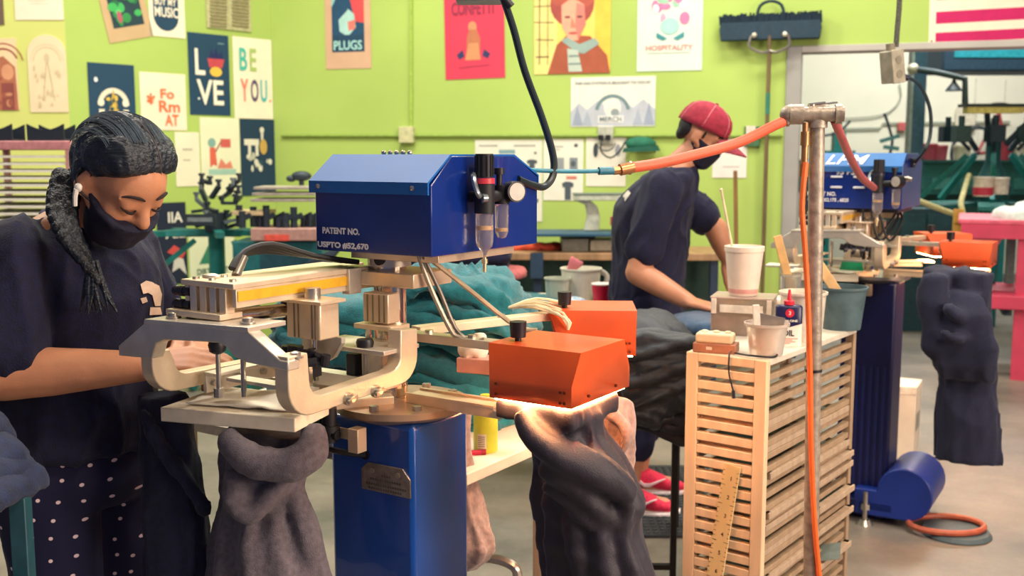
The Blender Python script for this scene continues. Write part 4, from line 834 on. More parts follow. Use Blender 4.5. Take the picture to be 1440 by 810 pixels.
# ---------------------------------------------------------------- man, middle
BM = frame((.56, 4.30, 0), -10); M3 = BM.to_3x3()
def mp(x, y, z): return BM@Vector((x, y, z))
TORSO_M = [(.86, -.015, 0, .125, .16, 0), (.95, -.01, 0, .13, .165, 0), (1.05, .0, 0, .13, .165, 0), (1.15, .0, 0, .138, .175, 0), (1.24, .015, 0, .14, .185, 0), (1.31, .045, 0, .118, .19, 0), (1.36, .075, 0, .09, .165, 0), (1.40, .105, 0, .065, .10, 0), (1.43, .13, 0, .055, .06, 0)]
HM = hframe(BM, (.190, -.01, 1.530), 30, -4, 0)@Matrix.Scale(.94, 4)
shR, elR, wrR = mp(.05, -.185, 1.315), mp(-.035, -.245, 1.0), mp(.16, -.345, .905)
shL, elL, wrL = mp(.06, .185, 1.315), mp(.26, .22, 1.14), mp(.32, .2, 1.0)
mb = MB(); mb.loft(ringset(BM, TORSO_M)); head(mb, HM, False)
mb.cap(mp(.09, 0, 1.38), mp(.185, -.006, 1.475), .064, .06)
for a, b, c in ((shR, elR, wrR), (shL, elL, wrL)):
    mb.cap(a, b, .06, .048); mb.cap(b, b.lerp(c, .4), .05, .046); mb.cap(b.lerp(c, .4), c, .046, .031)
hand(mb, wrR, mp(.28, -.39, .885)-wrR, Vector((0, 0, -1)), 1.1, 8, 1)
hand(mb, wrL, mp(.34, .19, .93)-wrL, M3@Vector((.3, -.4, -.8)), 1.1, 20, -1)
feet = ((-.065, -.13, 0), (-.04, .15, 0))
for (fx, fy, _), s in zip(feet, (-1, 1)):
    mb.cap(mp(-.02, .085*s, .88), mp(fx+.05, fy, .5), .09, .062); mb.cap(mp(fx+.05, fy, .5), mp(fx, fy, .12), .058, .04); mb.cap(mp(fx-.03, fy, .06), mp(fx+.14, fy, .045), .042, .034)
man = bake(mb, .0075, 5).build('person', SKIN_M, None, loc=BM.translation, sharp=180)
tag(man, 'person in crimson cap and navy tee leaning over a bench in the middle', 'person')
mb = MB(); rr_ = ringset(BM, [(.80, -.012, 0, .135, .165, 0)]+[r for r in TORSO_M if r[0] < 1.42], .016); rr_[-1] = (rr_[-1][0], rr_[-1][1]*.86, rr_[-1][2]*.86); mb.loft(rr_)
for a, b in ((shR, elR), (shL, elL)): mb.cap(a, a.lerp(b, .72), .073, .069)
mtee = crease(wrinkle(bake(mb, .009, 4), .006, 8, 9.), .013, 8, (.4, .1, 1), 9.); mtee.build('tee_shirt', TEE, man, world=True, sharp=180)
mb = MB(); mb.loft(ringset(BM, [(.78, -.015, 0, .12, .155, 0), (.87, -.015, 0, .14, .172, 0), (.95, -.012, 0, .138, .168, 0)], .012))
for (fx, fy, _), s in zip(feet, (-1, 1)): mb.cap(mp(-.02, .085*s, .87), mp(fx+.045, fy, .5), .108, .09); mb.cap(mp(fx+.045, fy, .5), mp(fx+.02, fy, .30), .09, .084)
wrinkle(bake(mb, .01, 4), .008, 10, 2.).build('trousers', M('15173a', .9, 0, .12, 60), man, world=True, sharp=180)
for (fx, fy, _) in feet:
    R3 = M3; c = lambda x, y, z: mp(fx+x, fy+y, z)
    up = MB(); up.loft([(c(-.085, 0, .058), R3@Vector((0, .028, 0)), Vector((0, 0, .03))), (c(-.06, 0, .075), R3@Vector((0, .038, 0)), Vector((0, 0, .052))), (c(-.01, 0, .078), R3@Vector((0, .041, 0)), Vector((0, 0, .055))), (c(.05, 0, .066), R3@Vector((0, .043, 0)), Vector((0, 0, .042))), (c(.11, 0, .052), R3@Vector((0, .046, 0)), Vector((0, 0, .03))), (c(.16, 0, .045), R3@Vector((0, .042, 0)), Vector((0, 0, .023))), (c(.195, 0, .04), R3@Vector((0, .022, 0)), Vector((0, 0, .013)))], 22)
    s = bake(up, .006, 3).build('sneaker', M('e0244e', .75, 0, .12, 120, .3, 300), man, world=True, sharp=180)
    so = MB(); so.loft([(c(-.09, 0, .018), R3@Vector((0, .024, 0)), Vector((0, 0, .016))), (c(-.06, 0, .017), R3@Vector((0, .042, 0)), Vector((0, 0, .017))), (c(.03, 0, .015), R3@Vector((0, .043, 0)), Vector((0, 0, .015))), (c(.12, 0, .016), R3@Vector((0, .05, 0)), Vector((0, 0, .014))), (c(.18, 0, .02), R3@Vector((0, .04, 0)), Vector((0, 0, .013))), (c(.207, 0, .026), R3@Vector((0, .018, 0)), Vector((0, 0, .008)))], 22, .7)
    so.build('sole', M('e9dfe0', .6), s, world=True)
    sw = MB(); sw.prism([(-.035, .006), (-.01, -.012), (.012, -.012), (.08, .026), (.01, .0), (-.012, .0), (-.03, .018)], -.052, -.036, lambda a, b, h: c(.035+a, h, .058+b)); sw.build('swoosh', M('f0d6dc', .5), s, world=True)
    la = MB()
    for k in range(4): la.tube([c(.03+.022*k, -.032, .088-.011*k), c(.034+.022*k, 0, .112-.011*k), c(.03+.022*k, .032, .088-.011*k)], .0035, 6)
    la.build('laces', M('f05a78', .8), s, world=True)
H3 = HM.to_3x3(); hp2 = lambda x, y, z: HM@Vector((x, y, z))
mk = MB(); mk.loft([(hp2(.04, 0, -.132), H3@Vector((.03, 0, .0)), H3@Vector((0, .03, 0))), (hp2(.042, 0, -.118), H3@Vector((.056, 0, .0)), H3@Vector((0, .056, 0))), (hp2(.046, 0, -.07), H3@Vector((.068, 0, .0)), H3@Vector((0, .07, 0))), (hp2(.036, 0, -.02), H3@Vector((.086, 0, -.014)), H3@Vector((0, .079, 0)))], 30)
bake(mk, .007, 4).build('face_mask', M('15152e', .9, 0, .1, 80, .2, 300), man, world=True, sharp=180)
mb = MB(); mb.ell(hp2(-.05, 0, .012), (.056, .072, .06), H3); mb.ell(hp2(-.072, 0, -.03), (.024, .05, .035), H3); [mb.ell(hp2(.02, .068*s, .005), (.010, .006, .024), H3) for s in (1, -1)]
bake(mb, .007, 4).build('hair', M('1b1a26', .6, 0, .2, 90, .5, 200), man, world=True, sharp=180)
for s in (1, -1): g = MB(); g.tube([hp2(.093, .014*s, .024), hp2(.09, .03*s, .029), hp2(.076, .052*s, .022)], .003, 6); g.build('eyebrow', M('20181c', .8), man, world=True)
# cap
cp = MB(); prof = [(-.01, .118), (.05, .112), (.078, .094), (.094, .062), (.1, .03), (.1, .014)]
vs = []; n = 32
for r, z in [(.0005, .122), (.03, .1195), (.06, .107), (.083, .086), (.095, .058), (.099, .03), (.099, .012)]:
    for k in range(n): t = 2*math.pi*k/n; vs.append(hp2(-.004+r*1.13*math.cos(t), r*.9*math.sin(t), .012+z+.012*math.cos(t)*(1-z/.12)))
cp.add(vs, [(i*n+k, i*n+(k+1) % n, (i+1)*n+(k+1) % n, (i+1)*n+k) for i in range(6) for k in range(n)])
CAPM = M('a02740', .85, 0, .14, 60, .25, 300)
co = cp.build('cap', CAPM, man, world=True, sharp=180, thick=.004)
bm_ = MB(); bm_.grid(16, 8, lambda a, b: hp2(.082+(.112*math.sin(math.pi*(.12+.76*a)))*b*1.0+.02*math.sin(math.pi*a), .082*(2*a-1)*(1-.18*b), .034-.012*b-.028*(2*a-1)**2-.012*b*b))
bm_.build('brim', M('9a3448', .8, 0, .12, 60), co, world=True, thick=.005, sharp=60)
g = MB()
for k in range(6):
    t0 = math.pi/6+math.pi/3*k
    g.tube([hp2(-.004+r*1.135*math.cos(t0), r*.905*math.sin(t0), .0135+z+.012*math.cos(t0)*(1-z/.12)) for r, z in [(.004, .122), (.03, .1195), (.06, .107), (.083, .086), (.095, .058), (.099, .03), (.099, .012)]], .0016, 5, 2)
g.build('seam', M('d08a90', .8), co, world=True)
MB().ell(hp2(-.004, 0, .138), (.008, .008, .005), H3, 12, 6).build('button', CAPM, co, world=True)
MB().prism([(-.02, -.016), (.02, -.016), (.016, .016), (-.016, .016)], 0, .006, lambda a, b, h: hp2(.099+h-.02*b/.02*.3, a, .062+b)).build('cap_patch', M('d9c9a0', .8), co, world=True)
# prints on the tee
decal(mtee, [[(978+6.5*math.cos(t), 279+17*math.sin(t)) for t in [2*math.pi*i/16 for i in range(16)]]]).build('chest_print', M('55727a', .8, 0, .3, 60), man, world=True)
decal(mtee, [[(878, 268), (889, 250), (898, 243), (900, 247), (891, 256), (882, 274)], [(880, 284), (877, 276), (884, 268), (888, 272)], [(888, 264), (896, 252), (899, 256), (891, 268)]], .004).build('back_print', M('d9d3c8', .8), man, world=True)
# ================================================================ GARMENTS AND STACKS
def garment(name, label, lv, Y, mat, tubes=(), ry=.06, folds=9, amp=.006, seed=1., group=None, rot=-33, voxel=.007, slab=None, cdir=(.35, -.2, 1), camp=.011, csc=8, tk=.8, extra=()):
    """shirt hanging from a platen: lv = (pxl, pxr, py[, Y]) levels, tubes = soft fold paths through photo points"""
    mb = MB(); rg = []
    for l in lv:
        yy = l[3] if len(l) > 3 else Y
        a, b = atY(l[0], l[2], yy), atY(l[1], l[2], yy); c = (a+b)/2; hw = (b-a).length/2; d = Matrix.Rotation(R(rot), 3, 'Z')
        k = math.hypot(math.cos(R(rot)), .8*math.sin(R(rot))); rg.append((c, hw/k, c.z, l[4] if len(l) > 4 else ry))
    # resample
    cs, ws = spline([Vector((q[0].x, q[0].y, q[2])) for q in rg], 5, [q[1] for q in rg]); _, dsr = spline([q[0] for q in rg], 5, [q[3] for q in rg])
    vs = []; n = 80; D = Matrix.Rotation(R(rot), 3, 'Z')
    for i, c in enumerate(cs):
        f = i/len(cs)
        for k in range(n):
            t = 2*math.pi*k/n; w_ = 1+(.10+.14*f)*math.sin(folds*t+2.2*noise.noise(Vector((f*2, seed, t*.3))))*(.5+noise.noise(Vector((math.cos(t), math.sin(t), seed+f*2))))
            vs.append(c+D@Vector((ws[i]*math.cos(t)*w_, dsr[i]*math.sin(t)*w_, 0)))
    m = len(cs)
    mb.add(vs, [(i*n+k, i*n+(k+1) % n, (i+1)*n+(k+1) % n, (i+1)*n+k) for i in range(m-1) for k in range(n)]+[tuple(range(n-1, -1, -1)), tuple(range((m-1)*n, m*n))])
    for ex in extra:
        D = Matrix.Rotation(R(rot), 3, 'Z'); rgs = []
        for l in ex: p_, q_ = atY(l[0], l[2], l[3]), atY(l[1], l[2], l[3]); rgs.append(((p_+q_)/2, D@Vector(((q_-p_).length/2/math.cos(R(rot)), 0, 0)), D@Vector((0, l[4], 0))))
        mb.loft(rgs, 40)
    if slab: Tm, x0, x1, hw, z0, z1 = slab; mb.box((x0, -hw, z0), (x1, hw, z1), Tm)
    for pts, r in tubes: mb.tube([atY(*p) for p in pts], [q*tk for q in r], 12, 4, .75)
    b = crease(wrinkle(bake(mb, voxel, 3), amp*.3, 9, seed), camp, csc, cdir, seed)
    o = b.build(name, mat, None, loc=(cs[-1].x, cs[-1].y, cs[-1].z), sharp=180)
    return tag(o, label, 'shirt', group)
CHAR = M('2a2838', .9, 0, .14, 90, .25, 400, sheen=.1); GREYT = M('635c66', .9, 0, .14, 90, .25, 400, sheen=.1); SATIN = M('241e2e', .58, 0, .12, 60, .15, 400, sheen=.1)
garment('tee_shirt', 'charcoal tee shirt hanging twisted below the wooden print platen', [(312, 438, 606, 1.93, .05), (306, 440, 650, 1.92, .06), (312, 425, 700, 1.92, .06), (296, 436, 760, 1.91, .07), (272, 470, 850, 1.9, .08)], 1.92, GREYT,
        [([(440, 600, 1.86), (441, 632, 1.83), (415, 652, 1.815), (380, 655, 1.81), (342, 640, 1.815), (316, 612, 1.84)], [.026, .034, .036, .032, .03, .02]), ([(330, 660, 1.86), (336, 700, 1.84), (352, 720, 1.835), (385, 690, 1.84), (405, 668, 1.85)], [.02, .03, .03, .022, .018]), ([(408, 675, 1.87), (425, 720, 1.87), (438, 770, 1.87), (452, 830, 1.88)], [.02, .026, .028, .032])], seed=2., tk=.95, camp=.007, cdir=(.5, 0, 1))
garment('tee_shirt', 'satin dark tee shirt glowing under the nearest orange heater', [(727, 850, 572, 1.87, .055), (738, 850, 605, 1.87, .06), (748, 878, 645, 1.87, .07), (752, 902, 695, 1.87, .075), (766, 902, 745, 1.87, .075), (768, 935, 850, 1.87, .08)], 1.87, SATIN,
        [([(730, 578, 1.80), (752, 612, 1.78), (790, 640, 1.765), (840, 662, 1.77), (884, 690, 1.80)], [.016, .026, .032, .034, .028]), ([(762, 655, 1.785), (785, 664, 1.775), (820, 690, 1.775), (850, 724, 1.785), (885, 738, 1.81)], [.02, .024, .02, .016, .014]), ([(765, 680, 1.79), (800, 705, 1.785), (835, 738, 1.79)], [.012, .015, .012])], seed=4., folds=12, cdir=(.7, 0, -.75), tk=1.05, camp=.007, slab=(MW[PN.name]@root_frames[PN.name][0], .25, .412, .085, .985, 1.02))
garment('tee_shirt', 'dark tee shirt hanging in front of the polka dot leggings', [(192, 262, 556, 1.99, .035), (194, 268, 600, 1.98, .04), (200, 280, 660, 1.97, .045), (206, 288, 730, 1.96, .05), (205, 292, 850, 1.95, .05)], 1.97, M('161a38', .9, 0, .14, 90, .25, 400, sheen=.05),
        [([(200, 575, 1.93), (228, 632, 1.91), (262, 672, 1.905), (290, 720, 1.91)], [.012, .016, .016, .012]), ([(255, 600, 1.95), (262, 650, 1.93), (266, 700, 1.92)], [.012, .014, .01])], seed=6., tk=.7)
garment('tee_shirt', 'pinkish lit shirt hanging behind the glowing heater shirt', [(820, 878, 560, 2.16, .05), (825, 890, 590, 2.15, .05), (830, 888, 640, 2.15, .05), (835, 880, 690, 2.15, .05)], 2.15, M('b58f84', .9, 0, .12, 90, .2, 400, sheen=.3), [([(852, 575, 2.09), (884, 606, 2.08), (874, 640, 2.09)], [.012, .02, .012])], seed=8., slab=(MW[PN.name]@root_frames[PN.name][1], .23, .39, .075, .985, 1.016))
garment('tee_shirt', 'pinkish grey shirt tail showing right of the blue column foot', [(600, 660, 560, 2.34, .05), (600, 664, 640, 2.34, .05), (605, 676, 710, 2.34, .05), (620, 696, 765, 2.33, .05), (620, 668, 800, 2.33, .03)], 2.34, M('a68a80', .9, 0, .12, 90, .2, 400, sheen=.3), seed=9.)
garment('tee_shirt', 'black tee shirt hanging crumpled under the far orange heater', [(1306, 1390, 380, 3.78, .07), (1314, 1390, 420, 3.78, .07), (1322, 1390, 480, 3.78, .06), (1326, 1392, 540, 3.78, .06), (1322, 1398, 600, 3.78, .06), (1318, 1398, 650, 3.78, .05)], 3.78, M('131838', .8, 0, .14, 90, .25, 300, sheen=.1),
        [([(1332, 432, 3.66), (1352, 446, 3.65), (1384, 440, 3.68)], [.014, .02, .014]), ([(1326, 468, 3.65), (1350, 476, 3.64), (1388, 466, 3.67)], [.012, .018, .014])], seed=11., voxel=.011, amp=.006, camp=.014, csc=6, cdir=(.3, 0, 1), slab=(MW[PF.name]@root_frames[PF.name][0], .265, .41, .08, .98, 1.018),
        extra=([(1340, 1378, 412, 3.70, .02), (1326, 1386, 440, 3.68, .03), (1319, 1392, 480, 3.68, .03), (1320, 1393, 515, 3.69, .028), (1330, 1388, 534, 3.71, .02)], [(1303, 1330, 388, 3.74, .03), (1296, 1326, 425, 3.73, .03), (1301, 1324, 460, 3.73, .025), (1296, 1322, 490, 3.73, .02), (1304, 1318, 502, 3.74, .012)]))
def subdiv(mb):
    me = bpy.data.meshes.new('tmp'); me.from_pydata([tuple(q) for q in mb.v], [], mb.f); bm = bmesh.new(); bm.from_mesh(me); bmesh.ops.remove_doubles(bm, verts=bm.verts, dist=1e-5); bmesh.ops.recalc_face_normals(bm, faces=bm.faces)
    bmesh.ops.subdivide_edges(bm, edges=bm.edges, cuts=1, use_grid_fill=True, smooth=.6); bm.to_mesh(me); bm.free()
    r = MB(); r.v = [v.co.copy() for v in me.vertices]; r.f = [tuple(p.vertices) for p in me.polygons]; r.mi = [0]*len(r.f); bpy.data.meshes.remove(me); return r
def folded(name, label, c, w_, d_, h, rot, mat, seed, droop=.02, group=None, wave=.012, nu=26, slump=None, cr=.006):
    """a folded shirt lying flat: soft slab with rolled edge, waves and droop"""
    mb = MB(); D = Matrix.Rotation(R(rot), 3, 'Z'); c = Vector(c); nr = 44; prof = [(0., 1.), (.35, 1.), (.7, 1.), (.9, .98), (.98, .78), (1.0, .5), (.985, .2), (.9, .02), (.5, 0.), (0., 0.)]
    vs = []
    for r, z in prof:
        for k in range(nr):
            t = 2*math.pi*k/nr; cx, cy = math.cos(t), math.sin(t); e = .45; x = math.copysign(abs(cx)**e, cx)*max(r, .01); y = math.copysign(abs(cy)**e, cy)*max(r, .01)
            g = 1+.05*noise.noise(Vector((cx*1.7, cy*1.7, seed))); X, Y = x*w_/2*g, y*d_/2*g
            zz = z*h-droop*(r**3)*(abs(x)**2*.6+abs(y)**2*.6)+wave*noise.noise(Vector((X*11, Y*11, seed*1.7)))*(.4+.6*r)
            if slump: zz -= slump*max(0, x*.7+.2)**2
            vs.append(c+D@Vector((X, Y, zz)))
    n = nr; m = len(prof)
    mb.add(vs, [(i*n+k, i*n+(k+1) % n, (i+1)*n+(k+1) % n, (i+1)*n+k) for i in range(m-1) for k in range(n)]+[tuple(range(n-1, -1, -1)), tuple(range((m-1)*n, m*n))])
    if cr: mb = subdiv(mb); crease(mb, cr, 11 if cr < .01 else 15, D@Vector((1, .35, 0)), seed)
    o = mb.build(name, mat, None, loc=c, sharp=180, sub=0 if cr else 1); return tag(o, label, 'shirt', group)
# ---------------------------------------------------------------- tables
WT = M('efe3cf', .45, 0, .05, 6)
def table(name, label, frame_, x0, x1, y0, y1, z, mat, legm, legs, thk=.028, edge=None, lw=.014):
    loc, yaw = frame_; t = T(name, label, 'table', (loc[0], loc[1], 0), R(yaw))
    MB().box((x0, y0, z-thk), (x1, y1, z)).build('table_top', mat, t, bevel=.003)
    if edge: MB().box((x0-.002, y0-.003, z-thk), (x1+.003, y0, z-.002)).build('edge_band', edge, t)
    for lx, ly in legs: MB().box((lx-lw, ly-lw, 0), (lx+lw, ly+lw, z-thk)).build('leg', legm, t, bevel=.002)
    return t
tA = table('work_table', 'white work table behind the blue column carrying the teal shirts', ((-.10, 2.25), -33), -1.0, 0, 0, .68, .76, WT, M('c9ae8c', .6, 0, .12, 30, kind='wood'), ((-.03, .36), (-.95, .05), (-.95, .64), (-.05, .64)), edge=M('a79a86', .6))
TEAL = M('08707c', .9, 0, .13, 60, .3, 300, sheen=.3); TEAL2 = M('085c66', .9, 0, .13, 60, .3, 300, sheen=.3)
rr = random.Random(11)
z = .765
for i in range(13):
    h = .03; folded('folded_shirt', 'teal shirt in the tall crumpled pile behind the chrome post, '+ORD[i], (-.15+rr.uniform(-.02, .02), 2.78+rr.uniform(-.015, .015), z), .37+rr.uniform(-.02, .03), .30, h, -20+rr.uniform(-9, 9), TEAL if i % 3 else TEAL2, i+.3, .045, 'teal shirts piled on the white table', .022, slump=.03+.003*i, cr=.016); z += .0275
folded('folded_shirt', 'bunched teal shirt on top of the tall teal pile', (-.13, 2.76, z+.0), .30, .27, .04, -12, TEAL, 31, .05, None, .03, slump=.05, cr=.022)
z = .765
for i in range(12):
    folded('folded_shirt', 'teal shirt in the pile left of the chrome post, '+ORD[i], (-.43+rr.uniform(-.02, .02), 2.70+rr.uniform(-.015, .015), z), .30, .27, .03, -25+rr.uniform(-9, 9), TEAL if i % 3 else TEAL2, i+50.3, .04, 'teal shirts in the lower pile', .02, cr=.014); z += .0275
# yellow can, red marker, tissue box on table A
def q_at(px, py, z): p = atz(px, py, z); return (p.x, p.y, p.z)
p = q_at(683, 634, .76); yc = T('spray_can', 'yellow green can standing on the white table behind the column', 'can', p)
MB().lathe([(.026, 0), (.0285, .004), (.0285, .105), (.024, .118), (.012, .122), (.012, .135), (.001, .136)], (0, 0, 0), 24).build('can_body', M('cfd63f', .4, 0, .05), yc)
MB().grid(8, 1, lambda a, b: Vector((.0288*math.cos(R(-130+45*a)), .0288*math.sin(R(-130+45*a)), .012+.035*b))).build('label', M('ece7cc', .6), yc)
b = MB()
for i in range(6): b.grid(4, 1, lambda a, c, i=i: Vector((.0291*math.cos(R(-126+34*a)), .0291*math.sin(R(-126+34*a)), .017+.0045*i+.0018*c)))
b.build('label_print', M('7d7a60', .6), yc)
p = q_at(665, 640, .76); mk_ = T('marker', 'red marker lying beside the yellow can', 'marker', p, R(10)); MB().cyl((-.03, 0, .006), (.018, 0, .006), .006).build('barrel', M('c62146', .4), mk_); MB().cyl((.018, 0, .006), (.03, 0, .006), .0065).build('cap', M('a01435', .4), mk_)
p = q_at(442, 640, .76); o = MB().loft([(Vector((0, 0, .0)), Vector((.05, 0, 0)), Vector((0, .04, 0))), (Vector((0, 0, .02)), Vector((.055, 0, 0)), Vector((0, .045, 0))), (Vector((.01, 0, .05)), Vector((.03, 0, 0)), Vector((0, .025, 0)))]).build('rag', CHAR, None); o.location = p; tag(o, 'crumpled black rag on the white table left of the column', 'rag')
# sheets bundle (pink extrusion with tissue) lying on the second arm
p = Vector((-.215+.19*math.cos(R(5)), 2.03+.13, 1.0))
ex = T('tape_box', 'pink flat box with holes and white tissue by the orange heater', 'box', (.0, 2.10, 1.013), R(-22))
MB().box((-.11, -.028, 0), (.09, .028, .03)).build('box_body', M('d99a8c', .5, 0, .05), ex, bevel=.002)
b = MB()
for a in (-.022, -.008, .008, .02): b.cyl((-.1115, a, .015), (-.109, a, .015), .0055, n=6)
b.build('end_hole', M('3a2a30', .8), ex)
mbt = MB(); mbt.ell((-.085, 0, .042), (.032, .024, .024)); mbt.ell((-.075, .006, .06), (.016, .014, .02)); wrinkle(bake(mbt, .004, 2), .006, 40).build('tissue', M('efe2d2', .9), ex, sharp=180)

# middle table with black shirts, cup, buckets
tB = table('work_table', 'white topped table behind the teal pile carrying buckets and a red cup', ((0, 0), 0), -.75, .44, 4.50, 5.15, .78, WT, M('23303f', .5), ((-.7, 4.55), (.40, 4.55), (.40, 5.1), (-.7, 5.1)))
BLKT = M('12163a', .9, 0, .14, 60, .3, 300, sheen=.05); PINKT = M('c66a6c', .9, 0, .1, 60, .3, 300)
z = .782
for i in range(8):
    pk = i == 3
    folded('folded_shirt', 'dusty pink folded shirt under the black stack' if pk else 'black shirt folded in the stack under the blue housing, '+ORD[i], (-.19+(.05 if pk else rr.uniform(-.015, .015)), 4.78, z), .37 if not pk else .4, .3, .042, rr.uniform(-4, 4), PINKT if pk else BLKT, i+70.3, .012, None if pk else 'black shirts stacked behind the teal pile', .008); z += .0405
folded('folded_shirt', 'teal shirt spread flat left of the white bucket', (.06, 4.66, .782), .46, .28, .05, 4, TEAL, 90, .02, None, .014, slump=.02)
folded('folded_shirt', 'dark grey shirt crumpled in front of the flat teal shirt', (.02, 4.56, .782), .3, .1, .03, 4, CHAR, 91, .02, None, .014)
def tub(name, label, p, r0, r1, h, mat, rim=.004, cat='tub', par=None):
    t = T(name, label, cat, p); MB().lathe([(r0, 0), (r0+.001, .003), (r1, h), (r1+rim, h), (r1+rim, h-.006), (r1+.001, h-.008), (r1-.002, h-.004), (r0-.002, .005), (.001, .004)], (0, 0, 0), 28).build('shell', mat, t, sharp=50); return t
p = (.20, 4.68, .78); t = tub('bucket', 'translucent pale bucket at the left of the white bucket', p, .045, .055, .13, M('d9dccb', .4, 0, .03, trans=.3), cat='bucket')
p = (.31, 4.76, .78); t = tub('bucket', 'large white bucket with a grey handle behind the red cup', p, .075, .09, .165, M('e4e2d2', .5, 0, .03), cat='bucket')
MB().tube([(.088, 0, .15), (.115, -.01, .13), (.11, -.02, .09)], .012, 8).build('handle', M('b9b4a8', .5), t)
mbt = MB(); [mbt.cap((-.05, 0, .15), (-.04+.02*k, 0, .205-.01*k), .016, .012) for k in range(3)]; bake(mbt, .006, 3).build('glove', M('c9707a', .8), t, sharp=180)
MB().prism([(-.02, 0), (.025, 0), (.014, .09), (-.006, .09)], -.004, .004, lambda a, b, h: Vector((.06+a, -.085+h, b+.01))).build('green_tag', M('1f9a5a', .6), t)
p = (.388, 4.57, .78); t = T('plastic_cup', 'red plastic party cup at the end of the white table', 'cup', p)
MB().lathe([(.03, 0), (.031, .002), (.036, .04), (.038, .045), (.044, .113), (.0415, .113), (.029, .004), (.001, .004)], (0, 0, 0), 28).build('cup_wall', M('d4123f', .35, 0, .04), t); MB().lathe([(.041, .114), (.0445, .112), (.0465, .1145), (.0445, .118), (.041, .116)], (0, 0, 0), 28).build('rim', M('f0dcd8', .4), t)
mbt = MB(); mbt.ell((.27, 4.58, .805), (.06, .04, .03)); wrinkle(bake(mbt, .008, 2), .01, 22).build('dotted_rag', M('2d6f96', .9, 0, .1, 60, second='dfe6ea'), None, loc=(.27, 4.58, .78), sharp=180); tag(bpy.data.objects['dotted_rag'], 'blue and white speckled rag in front of the pale bucket', 'rag')
# table under black shirts by the rack
tD = table('shirt_stand', 'black metal stand under the draped black shirts beside the rack', ((0, 0), 0), .27, .55, 3.08, 3.42, .70, M('23242e', .5), BLK, ((.488, 3.11), (.30, 3.11), (.30, 3.38), (.532, 3.38)), lw=.009)
MB().bar((.488, 3.11, .06), (.36, 3.11, .0), .014, .014).build('brace', BLK, tD)
MB().box((.30, 3.1, .2), (.488, 3.12, .215)).build('rail', BLK, tD)
DKS = M('0d1630', .5, 0, .2, 60, .3, 300, sheen=.1)
z = .705
for i in range(10):
    folded('folded_shirt', 'black shirt in the layered heap between heater and rack, '+ORD[i], (.405+rr.uniform(-.012, .012)-.004*i, 3.24+rr.uniform(-.01, .01), z), .36+.004*i, .40, .03, -14+rr.uniform(-7, 7), DKS if i % 2 else M('0a1028', .5, 0, .2, 60, .3, 300, sheen=.1), i+120.3, .11, 'black shirts heaped by the rack', .016, slump=.02, cr=.014); z += .0255
garment('tee_shirt', 'black tee shirt hanging down the front of the black heap', [(872, 985, 470, 3.03, .03), (876, 986, 520, 3.02, .03), (880, 966, 570, 3.02, .025), (890, 925, 600, 3.02, .02)], 3.02, M('101c2c', .5, 0, .2, 60, .3, 300, sheen=.1), [([(885, 500, 2.99), (930, 490, 2.99), (980, 478, 2.99)], [.014, .018, .014]), ([(880, 540, 2.99), (930, 528, 2.985), (975, 505, 2.99)], [.012, .016, .012]), ([(885, 575, 2.99), (920, 560, 2.985), (965, 540, 2.99)], [.01, .014, .012])], rot=0, seed=14., amp=.008, cdir=(.8, 0, -.35), camp=.016, csc=13)
# far press loading shirt under the man's hand
st2 = table('press_bench', 'low dark bench in front of the man holding blue shirts', ((0, 0), 0), .60, .98, 3.62, 4.02, .78, M('3a4048', .5), BLK, ((.63, 3.65), (.95, 3.65), (.95, 3.99), (.63, 3.99)))
for i in range(3): folded('folded_shirt', 'navy blue shirt under the hand of the capped man, '+ORD[i], (.76, 3.80, .782+.03*i), .34, .32, .034, 6*i, M('1f4468', .9, 0, .14, 60, .3, 300, sheen=.3), 140.3+i, .02, "navy shirts under the man's hand", .015)
mat = T('floor_mat', 'dark studded rubber mat under the pink sneakers', 'mat', (.62, 4.33, 0)); MB().box((-.42, -.42, 0), (.5, .5, .014)).build('mat_sheet', M('2b3036', .8, 0, .1), mat, bevel=.004)
b = MB()
for i in range(30):
    for j in range(26): b.lathe([(.011, .014), (.009, .019), (.001, .02)], (-.40+.030*i, -.40+.034*j, 0), 6)
o = b.build('stud', M('363b40', .8), mat); o['kind'] = 'stuff'
# left edge: pile of navy tees on a small stand
sL = table('shirt_stand', 'grey post stand at the left edge under the navy shirts', ((0, 0), 0), -1.13, -.85, 1.62, 1.84, .905, M('8a8a90', .5, .3), M('1f4a56', .5), ((-.82, 1.72),), thk=.02)
MB().box((-.86, 1.69, .0), (-.78, 1.75, .02)).build('foot_plate', DKMET, sL); MB().box((-.845, 1.655, .70), (-.82, 1.715, .75)).build('clamp', M('4a4440', .5, .5), sL, bevel=.003)
z = .91
for i in range(7): folded('folded_shirt', 'navy shirt in the heap at the left edge below the forearm, '+ORD[i], (-.955-.012*i, 1.72, z), .30-.012*i, .26, .032, -8+rr.uniform(-5, 5), M('0d2046', .8, 0, .18, 60, .3, 300, sheen=.1), i+160.3, .045, 'navy shirts at the left edge', .012); z += .024
# ---------------------------------------------------------------- slatted rack
RK = (.635, 2.61); RY = -37; rk = T('slatted_rack', 'tall pale wooden slatted drying rack in the right foreground', 'rack', (*RK, 0), R(RY))
WOOD = M('f0d2ac', .55, 0, .08, 22, .06, 120, kind='wood'); WOOD2 = M('a98f74', .65, 0, .09, 22, .04, 120, kind='wood')  # front wood paler, side wood greyer: lit and shaded sides painted in
ZT = .94; WX = -.225; DY = .645
MB().box((WX, 0, .0), (WX+.034, .022, ZT-.001)).build('stile', WOOD, rk, bevel=.003); MB().box((-.034, 0, .0), (0, .022, ZT-.001)).build('stile', WOOD, rk, bevel=.003)
MB().box((WX+.034, 0, ZT-.024), (-.034, .022, ZT-.001)).build('top_rail', WOOD, rk, bevel=.002)
MB().box((WX, .022, ZT-.016), (0, DY, ZT)).build('rack_top', M('d9d0c0', .5, 0, .06, 14), rk, bevel=.002)
